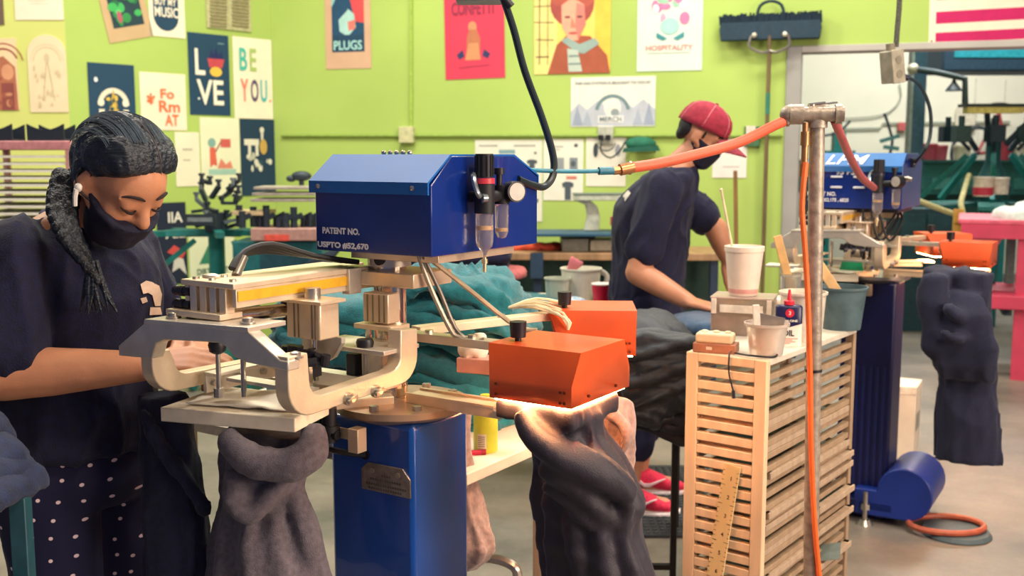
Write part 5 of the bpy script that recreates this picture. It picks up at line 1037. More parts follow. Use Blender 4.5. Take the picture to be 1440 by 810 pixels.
MB().box((-.026, .31, 0), (.0, .345, ZT-.016)).build('side_post', WOOD2, rk, bevel=.002); MB().box((-.026, DY-.022, 0), (0, DY, ZT-.016)).build('side_post', WOOD2, rk, bevel=.002); MB().box((WX, DY-.022, 0), (WX+.026, DY, ZT-.016)).build('side_post', WOOD2, rk, bevel=.002)
src = MB().box((WX+.034, .001, -.011), (-.034, .019, .011)).build('slat', WOOD, rk, bevel=.0015)
sr = {}
for nm, y0, y1 in (('a', .022, .31), ('b', .345, DY-.022)): sr[nm] = MB().box((-.024, y0, -.008), (-.006, y1, .008)).build('side_rail', WOOD2, rk, bevel=.0015)
sl_ = MB().box((WX+.004, .022, -.008), (WX+.018, DY-.022, .008)).build('side_rail', WOOD2, rk, bevel=.0015)
nlev = 26
for k in range(nlev):
    zc_ = ZT-.049-.0343*k
    if zc_ < .02: break
    for s in (src, sr['a'], sr['b'], sl_):
        o = s if k == 0 else s.copy()
        if k: COL.objects.link(o); o.parent = rk
        o.location = (0, 0, zc_)
        MW[o.name] = MW[rk.name]
fr0 = None
_rank = {}
for k, y0, ext in sorted(((4, .02, .002), (6, .02, .0), (8, .04, .01), (11, .03, .014), (6, .335, .006), (9, .335, .012), (10, .35, .02), (11, .36, .016), (13, .34, .03), (15, .35, .026), (12, .03, .006), (16, .04, .012), (18, .33, .03), (14, .02, .0))):
    zc_ = ZT-.049-.0343*k+.0085; L = .28
    base = MW[rk.name]@Vector((0, y0, zc_)); bay = 'near' if y0 < .2 else 'far'; _rank[bay] = _rank.get(bay, -1)+1; fo = T('screen_frame', 'wooden screen frame in the '+bay+' bay of the slatted rack, '+ORD[_rank[bay]].replace('lowest', 'topmost').replace('bottom', 'top'), 'frame', base, R(RY), 'screen frames in the slatted rack')
    MB().box((-.19, 0, 0), (-.012+ext, .02, .017)).build('frame_bar', WOOD2, fo, bevel=.001); MB().box((-.19, L-.02, 0), (-.012+ext, L, .017)).build('frame_bar', WOOD2, fo, bevel=.001); MB().box((-.03+ext, .0, 0), (-.008+ext, L, .017)).build('frame_bar', M('b9a189', .65, 0, .1, 30, kind='wood'), fo, bevel=.001)
    MB().box((-.19, .02, .006), (-.03+ext, L-.02, .007)).build('mesh', M('5f7a70', .6), fo)
ft = MW[rk.name]@Vector((-.002, .43, ZT-.049-.0343*17+.01)); fm = MB().box((-.03, -.05, 0), (.03, .05, .0015)); fo = fm.build('paper_scrap', M('7d8a86', .7), None); fo.location = ft+Vector((.02, -.012, .0)); fo.rotation_euler = (R(8), R(-14), R(-20)); tag(fo, 'grey paper scrap sticking out low on the rack side', 'paper')
# yardstick leaning on the rack front
ya = T('yardstick', 'cream wooden yardstick with black marks leaning on the rack front', 'ruler', MW[rk.name]@Vector((-.158, -.045, 0)), R(RY)); ya.rotation_euler = (R(-3.4), R(6.5), R(RY))
MB().box((-.0225, -.0025, 0), (.0225, .0025, .665)).build('stick', M('e2c48c', .55, 0, .08, 20, kind='wood'), ya, bevel=.0008)
b = MB()
for i in range(52):
    zz = .01+.0125*i; l = .012 if i % 4 == 0 else .006; b.box((-.0225, -.0032, zz), (-.0225+l, -.0026, zz+.0011)); b.box((.0225-l, -.0032, zz), (.0225, -.0026, zz+.0011))
b.build('graduation', M('3a3026', .7), ya)
b = MB()
for i in range(13): text(b, str(13-i) if i else '0', (.003, -.0031, .03+.05*i), (1, 0, 0), (0, 0, 1), None, .011, .02)
b.build('number', M('3a3026', .7), ya); g = MB(); g.cyl((0, -.0034, .33), (0, -.0026, .33), .005); g.build('hang_hole', M('2a2018', .8), ya)
# ---------------------------------------------------------------- things on the rack
TOP = lambda px, py: atz(px, py, ZT)
def rl(x, y, z=ZT): return MW[rk.name]@Vector((x, y, z))
p = TOP(1052, 473); bx = T('acrylic_box', 'clear acrylic box under the tall white tub on the rack', 'box', (p.x, p.y+.06, ZT), R(-20))
CLR = M('ead9cc', .12, 0, .02, trans=.75, alpha=.8)
for a, b_ in (((-.085, -.06, 0), (.085, -.056, .105)), ((-.085, .056, 0), (.085, .06, .105)), ((-.085, -.056, 0), (-.081, .056, .105)), ((.081, -.056, 0), (.085, .056, .105))): MB().box(a, b_).build('clear_wall', CLR, bx)
MB().box((-.088, -.063, .105), (.088, .063, .11)).build('lid', M('e6cfc4', .25, 0, .03, trans=.4), bx, bevel=.001); MB().box((-.08, -.05, .002), (.06, .05, .055)).build('contents', M('c9bdb4', .7, 0, .2, 30), bx)
for a in (-.084, .07): MB().box((a, -.066, .062), (a+.014, -.06, .105)).build('hinge_post', M('efe4d6', .5), bx, bevel=.001)
MB().box((-.06, -.067, .066), (.06, -.062, .088)).build('latch_bar', M('f0e6da', .5), bx, bevel=.001)
tp = T('tall_tub', 'tall white plastic tub with a thin stick in it on the acrylic box', 'tub', (p.x-.005, p.y+.055, ZT+.111), 0)
MB().lathe([(.040, 0), (.041, .003), (.0535, .125), (.056, .126), (.0565, .14), (.053, .141), (.0525, .128), (.039, .005), (.001, .004)], (0, 0, 0), 32).build('tub_wall', M('eedccd', .4, 0, .03), tp, sharp=50)
MB().lathe([(.001, .127), (.05, .127), (.05, .129), (.001, .131)], (0, 0, 0), 24).build('tub_ink', M('f2e6dc', .6), tp)
MB().lathe([(.0413, .006), (.0428, .02)], (0, 0, 0), 32).build('pink_foot_band', M('e3a69c', .4), tp)
mix = T('stirring_stick', 'thin pale stick standing in the tall white tub', 'stick', (p.x-.032, p.y+.05, ZT+.205)); MB().cyl((0, 0, 0), (-.042, .01, .205), .0038, .0032, 10).build('shaft', M('ecd6b4', .6), mix); MB().ell((-.042, .01, .205), .0048).build('tip', M('f0dfc2', .6), mix)
t2 = TOP(1080, 462); t = tub('lidded_tub', 'small lidded white tub behind the tall tub', (t2.x+.06, t2.y+.12, ZT), .035, .04, .07, M('e6d9cc', .4)); MB().lathe([(.001, .078), (.04, .078), (.045, .076), (.045, .068), (.042, .067)], (0, 0, 0), 24).build('lid', M('f0e6da', .4), t)
p = TOP(1075, 502); t = tub('clear_cup', 'small clear plastic cup with a grey scraper at the rack front', (p.x+.012, p.y+.035, ZT), .041, .054, .083, M('f0e0d2', .2, 0, .03, trans=.5), .004, 'cup')
MB().box((-.045, -.003, .03), (.03, .003, .082), Matrix.Translation((0, .0, .02))@Matrix.Rotation(R(12), 4, 'Y')).build('scraper_blade', M('9d938c', .3, .7), t); MB().box((-.028, -.006, .075), (-.012, .006, .13), Matrix.Translation((0, 0, .0))@Matrix.Rotation(R(-4), 4, 'Y')).build('scraper_handle', M('eadfd4', .5), t)
# oil can
p = TOP(1110, 487); oc = T('oil_can', 'flat oil can with dark top label and red spout on the rack', 'can', (p.x, p.y+.015, ZT), R(-6))
def oval(h, rx=.035, ry=.016): return (Vector((0, 0, h)), Vector((rx, 0, 0)), Vector((0, ry, 0)))
MB().loft([oval(0), oval(.06), oval(.062)], 32, .6).build('lower_label', M('efe6da', .35, .0, .03), oc, sharp=60); MB().loft([oval(.0605, .0353, .0163), oval(.105, .0353, .0163), oval(.109, .032, .0135), oval(.111, .02, .009)], 32, .6).build('upper_label', M('18184a', .35, 0, .05), oc, sharp=60)
MB().prism([(-.035, .062), (.035, .062), (0, .052)], -.0006, .0006, lambda a, b, h: Vector((a*.95, -.0166+h, b))).build('label_point', M('18184a', .35, 0, .05), oc)
MB().lathe([(.014, .111), (.014, .121), (.006, .124), (.0035, .15), (.002, .152)], (0, 0, 0), 18).build('spout', M('d8243c', .35), oc)
b = MB(); text(b, '3-IN-ONE', (0, -.0169, .069), (1, 0, 0), (0, 0, 1), .042, .0065, .03); b.build('lettering', M('f2ead8', .5), oc)
b = MB(); text(b, 'OIL', (-.002, -.0169, .036), (1, 0, 0), (0, 0, 1), .03, .017, .03); b.build('lettering', M('1a1a2c', .5), oc)
b = MB(); b.cyl((0, -.0172, .09), (0, -.0165, .09), .0115, n=24); b.build('emblem', M('d8243c', .4), oc); b = MB(); text(b, '3', (0, -.0175, .09), (1, 0, 0), (0, 0, 1), None, .011, .03); b.build('lettering', M('f4dede', .4), oc)
b = MB()
for i, l in enumerate((.05, .036, .044, .03)): b.box((-.027, -.0167, .02-.0042*i), (-.027+l, -.0163, .0217-.0042*i))
b.build('small_print', M('d8705c', .5), oc)
p = TOP(1132, 484); t = tub('white_tub', 'large white tub behind the steel pipe and oil can', (p.x+.01, p.y+.07, ZT), .052, .062, .135, M('e6d8c8', .4), .004)
p = TOP(1118, 455); gl = tub('glass_jar', 'small glass jar holding a paddle behind the white tub', (p.x-.01, p.y+.03, ZT), .03, .032, .15, M('d9d4c8', .15, 0, .02, trans=.7), .002, 'jar')
pd = T('wooden_paddle', 'flat wooden paddle leaning in the glass jar', 'paddle', (p.x-.005, p.y+.03, ZT+.05)); MB().bar((.012, 0, 0), (-.05, 0, .215), .026, .006, (0, 1, 0)).build('blade', M('d9ac70', .6, 0, .1, 22), pd, bevel=.002)
p = TOP(1187, 464); bk = tub('bucket', 'dark grey bucket with a wooden stick at the back of the rack', (p.x, p.y+.03, ZT), .055, .07, .125, M('4f666e', .5, 0, .14, 20), .004, 'bucket')
MB().lathe([(.001, .09), (.06, .09), (.06, .092), (.001, .094)], (0, 0, 0), 24).build('ink', M('26323a', .4), bk)
sk = T('paint_stick', 'pale wooden stick leaning in the dark grey bucket', 'stick', (p.x+.0, p.y+.02, ZT+.05)); MB().bar((.02, -.01, 0), (-.10, -.02, .17), .03, .006, (0, 1, 0)).build('blade', M('dcb27c', .6, 0, .1, 22), sk, bevel=.002)
# sponge on brown box, front left
p = TOP(1010, 497); tb = T('tape_dispenser', 'cream block on a flat brown box at the front of the rack top', 'box', (p.x+.0, p.y+.03, ZT), R(-22)); MB().box((-.055, -.03, 0), (.055, .03, .024)).build('brown_base', M('a87056', .55, 0, .08), tb, bevel=.002); MB().box((-.05, -.026, .024), (.046, .026, .05)).build('cream_block', M('efdcb6', .6, 0, .04), tb, bevel=.006)
b = MB()
for a in (-.03, .0, .03): b.ell((a, 0, .052), (.01, .008, .004), None, 10, 6)
b.build('bump', M('f0e2c2', .6), tb); MB().box((-.02, -.031, .008), (-.005, -.0298, .016)).build('label', M('e8d9c4', .6), tb)
g = MB(); g.tube([rl(-.10, .03, ZT+.004), rl(-.06, .012, ZT+.006), rl(-.005, .03, ZT+.004), rl(-.0, .06, ZT+.006), rl(-.03, .1, ZT+.004)], .0028, 6, 5); g.tube([rl(-.105, .015, ZT+.01), rl(-.10, -.006, ZT+.004), rl(-.098, -.010, ZT-.04), rl(-.085, -.010, ZT-.085)], .0022, 6, 5)
o = g.build('cable', BLK, None, loc=rl(-.06, .03)); tag(o, 'thin black cable looped over the rack front edge', 'cable'); MB().bar(rl(-.085, -.010, ZT-.085), rl(-.083, -.010, ZT-.105), .008, .006).build('connector', DKMET, o, True)
# ---------------------------------------------------------------- steel pipe with air manifold and hoses
YP = 2.36; PT = atY(1149, 172, YP); PBm = atY(1140, 810, YP); dirp = (PBm-PT).normalized(); foot = PT+dirp*(PT.z/-dirp.z)
GALV = M('a99d8f', .42, .35, .16, 50, .12, 120)
ps = T('air_pipe_stand', 'galvanised steel pipe with an air manifold in front of the rack', 'pipe', foot)
MB().cyl(foot, PT, .0168, n=24).build('upright_pipe', GALV, ps, True)
MB().lathe([(.07, 0), (.07, .008), (.03, .012), (.024, .03), (.001, .03)], foot, 24).build('floor_flange', GALV, ps, True)
ml, mr = atY(1110, 161, YP), atY(1187, 160, YP-.02)
mf = MB(); mf.cyl(ml, mr, .0165, n=20); md_ = (mr-ml).normalized()
for c, l, r in ((ml, .03, .022), (mr-md_*.012, .014, .0215), (PT+Vector((0, 0, .018)), .04, .023)):
    s_ = c if c is ml else c-md_*l/2
    mf.cyl(s_, s_+md_*l, r, n=20)
mf.cyl(PT-Vector((0, 0, .012)), PT+Vector((0, 0, .012)), .0225, n=20); mf.ell(ml, .021); mf.build('manifold', GALV, ps, True)
for px in (1143, 1160):
    b = MB(); c = atY(px, 148, YP-.008); b.cyl(c-Vector((0, 0, .02)), c+Vector((0, 0, .002)), .006, n=10); b.bar(c+Vector((-.008, 0, .002)), c+Vector((.026, .0, .006)), .01, .004); b.build('valve_handle', STEEL, ps, True)
b = MB(); c = atY(1133, 172, YP-.01); b.cyl(c, c-Vector((0, 0, .02)), .007, n=10); b.cyl(c-Vector((0, 0, .02)), c-Vector((0, 0, .05)), .010, n=12); b.cyl(c-Vector((0, 0, .05)), c-Vector((0, 0, .09)), .0075, n=12); b.cyl(c-Vector((0, 0, .09)), c-Vector((0, 0, .118)), .0105, n=12); b.build('brass_coupling', M('b4855a', .35, .7), ps, True)
b = MB()
for t_ in (.42, .83): c = PT+dirp*(PT.z/-dirp.z)*t_*.86; b.cyl(c, c+dirp*.006, .0188, n=20)
b.build('cable_tie', BLK, ps, True)
HOSE = M('ea6a4a', .45, 0, .06, 10); HOSE2 = M('f2702f', .4, 0, .05, 10)
h1 = T('air_hose', 'thick salmon air hose sagging left from the manifold across the man', 'hose', atY(1000, 218, 2.33))
MB().tube([atY(1112, 167, YP), atY(1090, 176, 2.355), atY(1040, 200, 2.34), atY(980, 217, 2.31), atY(930, 229, 2.28), atY(886, 236, 2.25)], .0115, 14, 5).build('hose', HOSE, h1, True)
b = MB(); b.cyl(atY(890, 235, 2.25), atY(872, 239, 2.24), .0125, n=14); b.cyl(atY(872, 239, 2.24), atY(862, 240, 2.235), .009, n=8); b.build('brass_fitting', M('b98258', .35, .7), h1, True)
b = MB(); b.cyl(atY(884, 236, 2.25), atY(887, 236, 2.251), .0145, n=14); b.cyl(atY(1104, 170, YP), atY(1107, 169, YP), .0145, n=14); b.build('hose_clamp', STEEL, h1, True)
bl = T('blue_air_tube', 'thin blue air tube running from the regulator to the brass fitting', 'tube', atY(800, 240, 2.2))
MB().tube([atY(864, 240, 2.236), atY(800, 241, 2.2), atY(745, 239, 2.17), atY(712, 236, 2.12)], .0045, 8, 4).build('tube', M('2f8aa6', .4), bl, True); MB().cyl(atY(864, 240, 2.236), atY(842, 240.5, 2.224), .0085, n=12).build('push_fitting', M('2f7f9a', .4), bl, True)
h2 = T('air_hose', 'dusty red air hose dropping from the manifold to the far press', 'hose', atY(1200, 220, 3.0))
fe = MW[PF.name]@Vector((.055-.09, -.26, 1.36))
MB().tube([atY(1173, 168, YP-.01), atY(1182, 190, 2.45), atY(1196, 222, 2.9), atY(1212, 250, 3.5), atY(1229, 264, 3.93)], [.0095, .0095, .011, .0125, .0125], 12, 5).build('hose', M('b95a5c', .5, 0, .06, 10), h2, True)
h3 = T('air_hose', 'slim orange air hose taped down the length of the steel pipe', 'hose', atY(1145, 700, YP))
MB().tube([atY(1133, 228, YP-.02), atY(1128, 290, YP-.025), atY(1132, 350, YP-.025), atY(1136, 420, YP-.026), atY(1139, 520, YP-.026), atY(1141, 640, YP-.028), atY(1146, 740, YP-.025), atY(1154, 830, YP-.02)], .0062, 10, 5).build('hose', HOSE2, h3, True)
# black hose from the ceiling to the regulator, drop box above
bh = T('black_air_hose', 'black air hose looping down from above to the gauge on the blue housing', 'hose', atY(770, 200, 2.12))
MB().tube([atY(690, -60, 2.2), atY(706, -8, 2.2), atY(722, 40, 2.2), atY(738, 100, 2.2), atY(762, 165, 2.2), atY(777, 215, 2.2), atY(778, 245, 2.19), atY(766, 262, 2.17), atY(748, 260, 2.14), atY(728, 252, 2.1)], .0076, 10, 6).build('hose', M('17252e', .4), bh, True); MB().cyl(atY(718, 10, 2.2), atY(710, 0, 2.2), .0105).build('collar', BLK, bh, True)
db = MB().box((-.05, -.04, 0), (.055, .04, .08)).build('drop_box', M('8a8c96', .5, .3), None, bevel=.004); db.location = atY(672, 4, 2.5); tag(db, 'grey hanging box cut off by the top edge over the crimson poster', 'box')
# hanging outlet box with cord to the far press
YB = 3.9; oc_ = T('hanging_outlet', 'beige outlet box hanging on a wire mesh cable above the far press', 'outlet', atY(1252, 117, YB))
MB().tube([atY(1266, -70, YB), atY(1265, 0, YB), atY(1262, 40, YB), atY(1260, 66, YB)], .010, 8, 4).build('drop_cable', M('5d6055', .6, 0, .3, 200), oc_, True)
c = atY(1254, 93, YB); Tb = Matrix.Translation(c)@Matrix.Rotation(R(28), 4, 'Z')@Matrix.Rotation(R(-9), 4, 'Y')
MB().box((-.028, -.03, -.06), (.028, .03, .055), Tb).build('outlet_body', M('a8a28f', .5, .2, .12), oc_, True, bevel=.004); MB().box((-.03, -.033, -.062), (.03, -.028, .057), Tb).build('cover_plate', M('b9b39f', .45, .3, .1), oc_, True, bevel=.002); MB().cyl(Tb@Vector((0, 0, .055)), Tb@Vector((0, 0, .08)), .016).build('cord_grip', M('8d8574', .5), oc_, True)
b = MB()
for zz in (-.03, .02): b.cyl(Tb@Vector((0, -.035, zz)), Tb@Vector((0, -.0325, zz)), .015, n=16)
b.build('socket', M('8d8878', .5), oc_, True)
cdp = T('power_cord', 'black power cord curving from the hanging outlet to the far press', 'cord', atY(1305, 170, YB)); en = MW[PF.name]@Vector((.135, -.04, 1.418))
MB().tube([atY(1268, 108, YB), atY(1280, 110, YB), atY(1296, 124, YB+.02), atY(1308, 155, YB+.04), atY(1308, 190, YB+.05), atY(1300, 212, YB+.04), en], .0065, 8, 6).build('cord', M('1c3038', .5), cdp, True); MB().cyl(atY(1263, 106, YB), atY(1277, 110, YB), .014, .011, 12).build('plug', M('14183a', .5), cdp, True)
# floor things by the far press
p = atz(1268, 652, 0); wb = T('cardboard_box', 'tall white box standing on the floor behind the far press', 'box', (p.x, p.y+.08, 0), R(-28)); MB().box((-.09, -.10, 0), (.09, .10, .37)).build('box_body', M('d6d2c4', .6, 0, .06, 8), wb, bevel=.004); MB().box((-.092, -.102, .34), (.092, .102, .378)).build('lid', M('e0dccf', .6), wb, bevel=.003); MB().box((.0905, -.06, .16), (.0915, .06, .24)).build('label', M('8f9590', .6), wb)
p = atz(1330, 748, 0); pr = T('floor_ring', 'orange foot ring lying on the floor by the far press', 'ring', (p.x, p.y, 0)); MB().tube([(.14*math.cos(t), .10*math.sin(t), .03) for t in [2*math.pi*i/24 for i in range(25)]], .012, 8, 1).build('ring', M('b4583c', .5), pr); MB().lathe([(.12, 0), (.13, .004), (.12, .018), (.001, .02)], (.03, -.02, 0), 24).build('foot_plate', M('4c5a60', .6), pr)
o = MB().tube([atz(1248, 431, .004), atz(1300, 430, .004), atz(1400, 428, .004)], .006, 6).build('extension_cable', BLK, None, loc=atz(1300, 430, .0)); tag(o, 'black cord lying across the pale floor beyond the far press', 'cable')
p = atz(700, 800, 0); o = MB().tube([atY(640, 786, 2.5), atY(690, 785, 2.45), atY(722, 796, 2.42), atY(728, 812, 2.42)], .012, 10).build('bent_rail', STEEL, None, loc=atY(690, 790, 2.45)); tag(o, 'bent steel rail near the floor under the white table', 'rail')
# ================================================================ LEFT BACKGROUND
TEALM = M('1f7a78', .45, .2, .08); DKG = M('2d3a46', .5, .3, .15)
# tray rack at the left edge
YR = 5.4; a, b_ = atY(-60, 198, YR), atY(99, 198, YR)
tr_ = T('tray_rack', 'pink topped rack of thin white trays at the left edge behind the woman', 'rack', (a.x, YR, 0)); Wd = b_.x-a.x
MB().box((0, 0, a.z-.045), (Wd, .5, a.z)).build('top_board', M('bf7f84', .6), tr_, bevel=.004)
for x in (0, Wd-.03):
    for y in (0, .47): MB().box((x, y, 0), (x+.03, y+.03, a.z-.045)).build('post', M('c08a88', .6), tr_)
for k in range(26): MB().box((.01, .01, a.z-.085-.036*k), (Wd-.034, .46, a.z-.073-.036*k)).build('tray', M('e6e4d6', .5, 0, .03), tr_)
for i, (x0, x1) in enumerate(((-36, 17), (38, 90))):
    l, r = atY(x0, 196, YR+.03), atY(x1, 196, YR+.03); wd = r.x-l.x
    n = T('paper_bin', ['black curved-rim bin on the rack, cut by the left edge', 'black curved-rim bin on the rack nearer the poster corner'][i], 'bin', (l.x, YR+.03, a.z), 0, 'black bins on the tray rack')
    pl = [(0, 0), (wd, 0), (wd+.0, .085)]+[(wd*(1-t), .085-.03*math.sin(math.pi*t)) for t in [k/10 for k in range(1, 10)]]+[(0, .085)]
    MB().prism(pl, 0, .012, lambda p, q, h: Vector((p, h, q))).build('front_panel', M('14202e', .6), n); MB().prism(pl, .14, .152, lambda p, q, h: Vector((p, h, q))).build('back_panel', M('14202e', .6), n); MB().box((0, .012, 0), (wd, .14, .01)).build('base', M('14202e', .6), n)
# manual carousel press (teal) with cluster of clamp heads
YM = 6.6; c0 = atY(304, 326, YM)
mpz = T('carousel_press', 'teal manual carousel press with a dark cluster of clamp heads by the corner posters', 'press', (c0.x, YM, 0))
MB().cyl((0, 0, 0), (0, 0, c0.z), .05, n=16).build('column', TEALM, mpz)
for th in (20, 100, 165, 200, 290, 340): MB().bar((0, 0, c0.z), (.3*math.cos(R(th)), .3*math.sin(R(th)), c0.z), .05, .035).build('arm', TEALM, mpz)
MB().bar((-.40, -.02, c0.z-.01), (.16, -.02, c0.z-.01), .05, .035).build('arm', TEALM, mpz)
for s in (-1, 1): MB().bar((.12*s, -.05, c0.z-.05), (.2*s if s > 0 else -.4, -.05, c0.z-.27), .03, .03).build('brace', TEALM, mpz)
for i in range(4): MB().bar((0, 0, .3), (.22*math.cos(R(45+90*i)), .22*math.sin(R(45+90*i)), .02), .06, .06).build('foot', TEALM, mpz)
rr = random.Random(21)
MB().cyl((0, 0, c0.z), (0, 0, c0.z+.12), .07, n=14).build('hub', DKG, mpz)
for i in range(22):
    x, z_ = rr.uniform(-.13, .16), rr.uniform(.03, .32); x *= 1.2-z_*1.6; y = rr.uniform(-.12, .06)
    m = MB(); q = Vector((x, y, c0.z+z_)); d = Vector((rr.uniform(-1, 1), rr.uniform(-.6, .2), rr.uniform(-.3, .6))).normalized()*.05
    m.bar(q-d, q+d, .03, .02); m.cyl(q+d, q+d+Vector((0, 0, .03)), .012, n=8); m.cyl(q+d+Vector((0, 0, .03)), q+d+Vector((0, 0, .045)), .02, n=8); m.build('clamp_head', DKG if i % 4 else M('75828a', .4, .5), mpz)
MB().box((-.13, -.2, c0.z+.05), (.05, -.17, c0.z+.12)).build('screen_holder', DKG, mpz); MB().box((-.115, -.203, c0.z+.075), (.035, -.2, c0.z+.1)).build('holder_plate', M('8d9a9e', .4, .5), mpz)
# second machine: flat stacked pallets press with pink shelf
YN = 6.3; c1 = atY(402, 330, YN)
mn = T('pallet_press', 'dark press with stacked aluminium pallets above a pink shelf left of the blue housing', 'press', (c1.x, YN, 0))
zz = c1.z
MB().box((-.16, -.2, zz-.02), (.22, .2, zz+.05)).build('shelf', M('b58c84', .5), mn, bevel=.004); MB().box((-.08, -.205, zz-.02), (.06, -.2, zz+.015)).build('orange_label', M('e0584a', .5), mn)
MB().box((-.28, -.15, zz-.36), (.24, .2, zz-.03)).build('cabinet', M('1f6a70', .5, .1), mn, bevel=.004)
MB().box((-.12, -.155, zz-.2), (.2, -.15, zz-.09)).build('cabinet_panel', M('1b4a58', .5), mn); MB().box((-.25, -.12, 0), (-.2, .15, zz-.36)).build('leg', TEALM, mn); MB().box((.16, -.12, 0), (.21, .15, zz-.36)).build('leg', TEALM, mn)
for i in range(3): MB().box((-.17+.01*i, -.14, zz+.2+.035*i), (.2, .14, zz+.216+.035*i)).build('pallet', M('b3aa9f', .45, .3), mn, bevel=.002)
MB().box((-.29, -.1, zz+.12), (-.08, .12, zz+.145)).build('side_tray', M('c9b48c', .6), mn)
for i in range(12):
    x = -.26+.042*i; q = Vector((x, rr.uniform(-.15, 0), zz+.05)); m = MB(); m.cyl(q, q+Vector((0, 0, rr.uniform(.05, .13))), .02, n=10); m.bar(q+Vector((0, 0, .05)), q+Vector((.05, 0, .075)), .03, .03); m.build('mechanism_block', DKG if i % 3 else M('1c2438', .5), mn)
m = MB(); m.ell((.10, 0, zz+.345), (.06, .04, .03)); m.ell((.04, 0, zz+.33), (.03, .03, .02)); m.cyl((.1, 0, zz+.29), (.1, 0, zz+.33), .015, n=8); m.build('press_handle', DKG, mn)
g = MB()
for i in range(7): g.tube([(.12+.012*i, -.22, zz-.35), (.16+.02*i, -.24, zz-.16), (.3+.015*i, -.22, zz-.09+.012*i)], .012, 6, 4)
g.build('air_hoses', M('1c2c3c', .5), mn)
# ---------------------------------------------------------------- back bench with heat press
YBN = 6.75; l, r = atY(560, 357, YBN), atY(1020, 368, YBN)
bn = T('work_bench', 'long wooden bench with dark green front along the back wall', 'bench', (l.x, YBN, 0), R(-2)); Lb = r.x-l.x; zb = .83
MB().box((0, 0, zb-.045), (Lb, .55, zb)).build('bench_top', M('a37f5c', .55, 0, .14, 18, kind='wood'), bn, bevel=.004)
MB().box((.03, .3, .1), (Lb-.03, .33, zb-.05)).build('back_panel', M('22473f', .6), bn)
for x in (.05, .86, 1.4, Lb-.1): MB().box((x, .03, 0), (x+.05, .08, zb-.045)).build('leg', M('1a2f4a', .6), bn)
for x in (.86, 1.4): MB().box((x-.02, -.01, zb-.16), (x+.06, .03, zb+.0)).build('bracket', M('1f3a55', .6), bn)
def bq(px, py, y=.2): q = atY(px, py, YBN+y); return Vector((q.x, YBN+y, zb+.0))
q = bq(757, 352); mbt = MB()
for i in range(5): mbt.ell((q.x-.13+.06*i, q.y, zb+.02), (.07, .06, .026))
wrinkle(bake(mbt, .012, 2), .014, 20).build('orange_cloth', M('e2583c', .9), None, loc=(q.x, q.y, zb), sharp=180); tag(bpy.data.objects['orange_cloth'], 'orange cloth lying on the back bench right of the blue housing', 'cloth')
q = bq(826, 352, .15); hp_ = T('heat_press', 'pale heat press with curved arm and flat blue plate on the back bench', 'press', (q.x, q.y, zb))
MB().box((-.17, -.1, .0), (.0, .2, .085)).build('base_box', M('8f8f84', .5, .2), hp_, bevel=.006); MB().box((.01, -.1, .005), (.23, .2, .075)).build('base_box', M('bdb59f', .5, .1), hp_, bevel=.006)
MB().box((-.38, -.2, .105), (.23, .2, .125)).build('lower_plate', M('1f4f6c', .5, .1), hp_, bevel=.004); MB().box((-.05, -.02, .08), (.05, .08, .105)).build('riser', DKG, hp_)
arm_ = [(-.02, .125), (.08, .125), (.085, .22), (.07, .28), (.02, .325), (-.07, .345), (-.07, .32), (-.01, .29), (.0, .22)]
MB().prism(arm_, .06, .12, lambda a, b, h: Vector((a, h, b))).build('curved_arm', M('d2d8c4', .4), hp_, bevel=.006)
MB().box((-.09, -.05, .325), (.25, .2, .36)).build('top_arm', M('bcc4b4', .4, .1), hp_, bevel=.005); MB().box((-.09, -.052, .36), (.25, .2, .368)).build('top_edge', M('5f7068', .5), hp_)
MB().box((.14, -.1, .17), (.28, -.06, .225)).build('red_grip', M('9c2540', .5), hp_, bevel=.004)
# ================================================================ FAR WORKSHOP
sp = atY(1287, 200, 9.6); so_ = T('steel_post', 'blue grey steel post standing in the far workshop', 'post', (sp.x, 9.6, 0)); MB().box((-.055, -.055, 0), (.055, .055, CEIL)).build('post_shaft', M('33566a', .5, .2), so_); MB().box((-.075, -.05, 0), (-.055, .05, CEIL)).build('side_conduit', M('8d9a98', .5), so_); MB().box((-.12, -.12, 0), (.12, .12, .02)).build('base_plate', DKG, so_)
pa = T('pipe_arm', 'black pipe arm with a small conical lamp reaching right from the steel post', 'lamp', (sp.x+.06, 9.5, 0)); A = [atY(1284, 97, 9.45), atY(1318, 102, 9.35), atY(1357, 111, 9.25), atY(1357, 150, 9.25)]
MB().tube(A, .028, 10, 0).build('pipe', M('3c4a50', .4, .4), pa, True); MB().ell(A[0], .05).build('elbow', M('c9c4b4', .4, .3), pa, True)
c = atY(1341, 128, 9.3); MB().lathe([(.07, 0), (.06, .02), (.02, .07), (.012, .1), (.001, .1)], c, 16).build('lamp_shade', M('2b3a44', .5), pa, True); MB().cyl(c+Vector((0, 0, .1)), c+Vector((0, 0, .15)), .008).build('lamp_stem', DKG, pa, True)
l, r = atY(1326, 100, 10.5), atY(1520, 100, 10.5); t_ = atY(1326, 50, 10.5); ac = T('ceiling_unit', 'dark blue hanging unit with a cyan band under the flag', 'unit', (l.x, 10.5, l.z)); MB().box((0, 0, 0), (r.x-l.x, .6, t_.z-l.z)).build('unit_body', M('2f4d66', .6), ac, bevel=.02); MB().box((.1, -.012, .13), (r.x-l.x, 0, .22)).build('cyan_band', M('35b4cc', .5), ac)
for x in (.2, 1.1): MB().cyl((x, .3, t_.z-l.z), (x, .3, CEIL-l.z), .015).build('hanger_rod', DKG, ac)
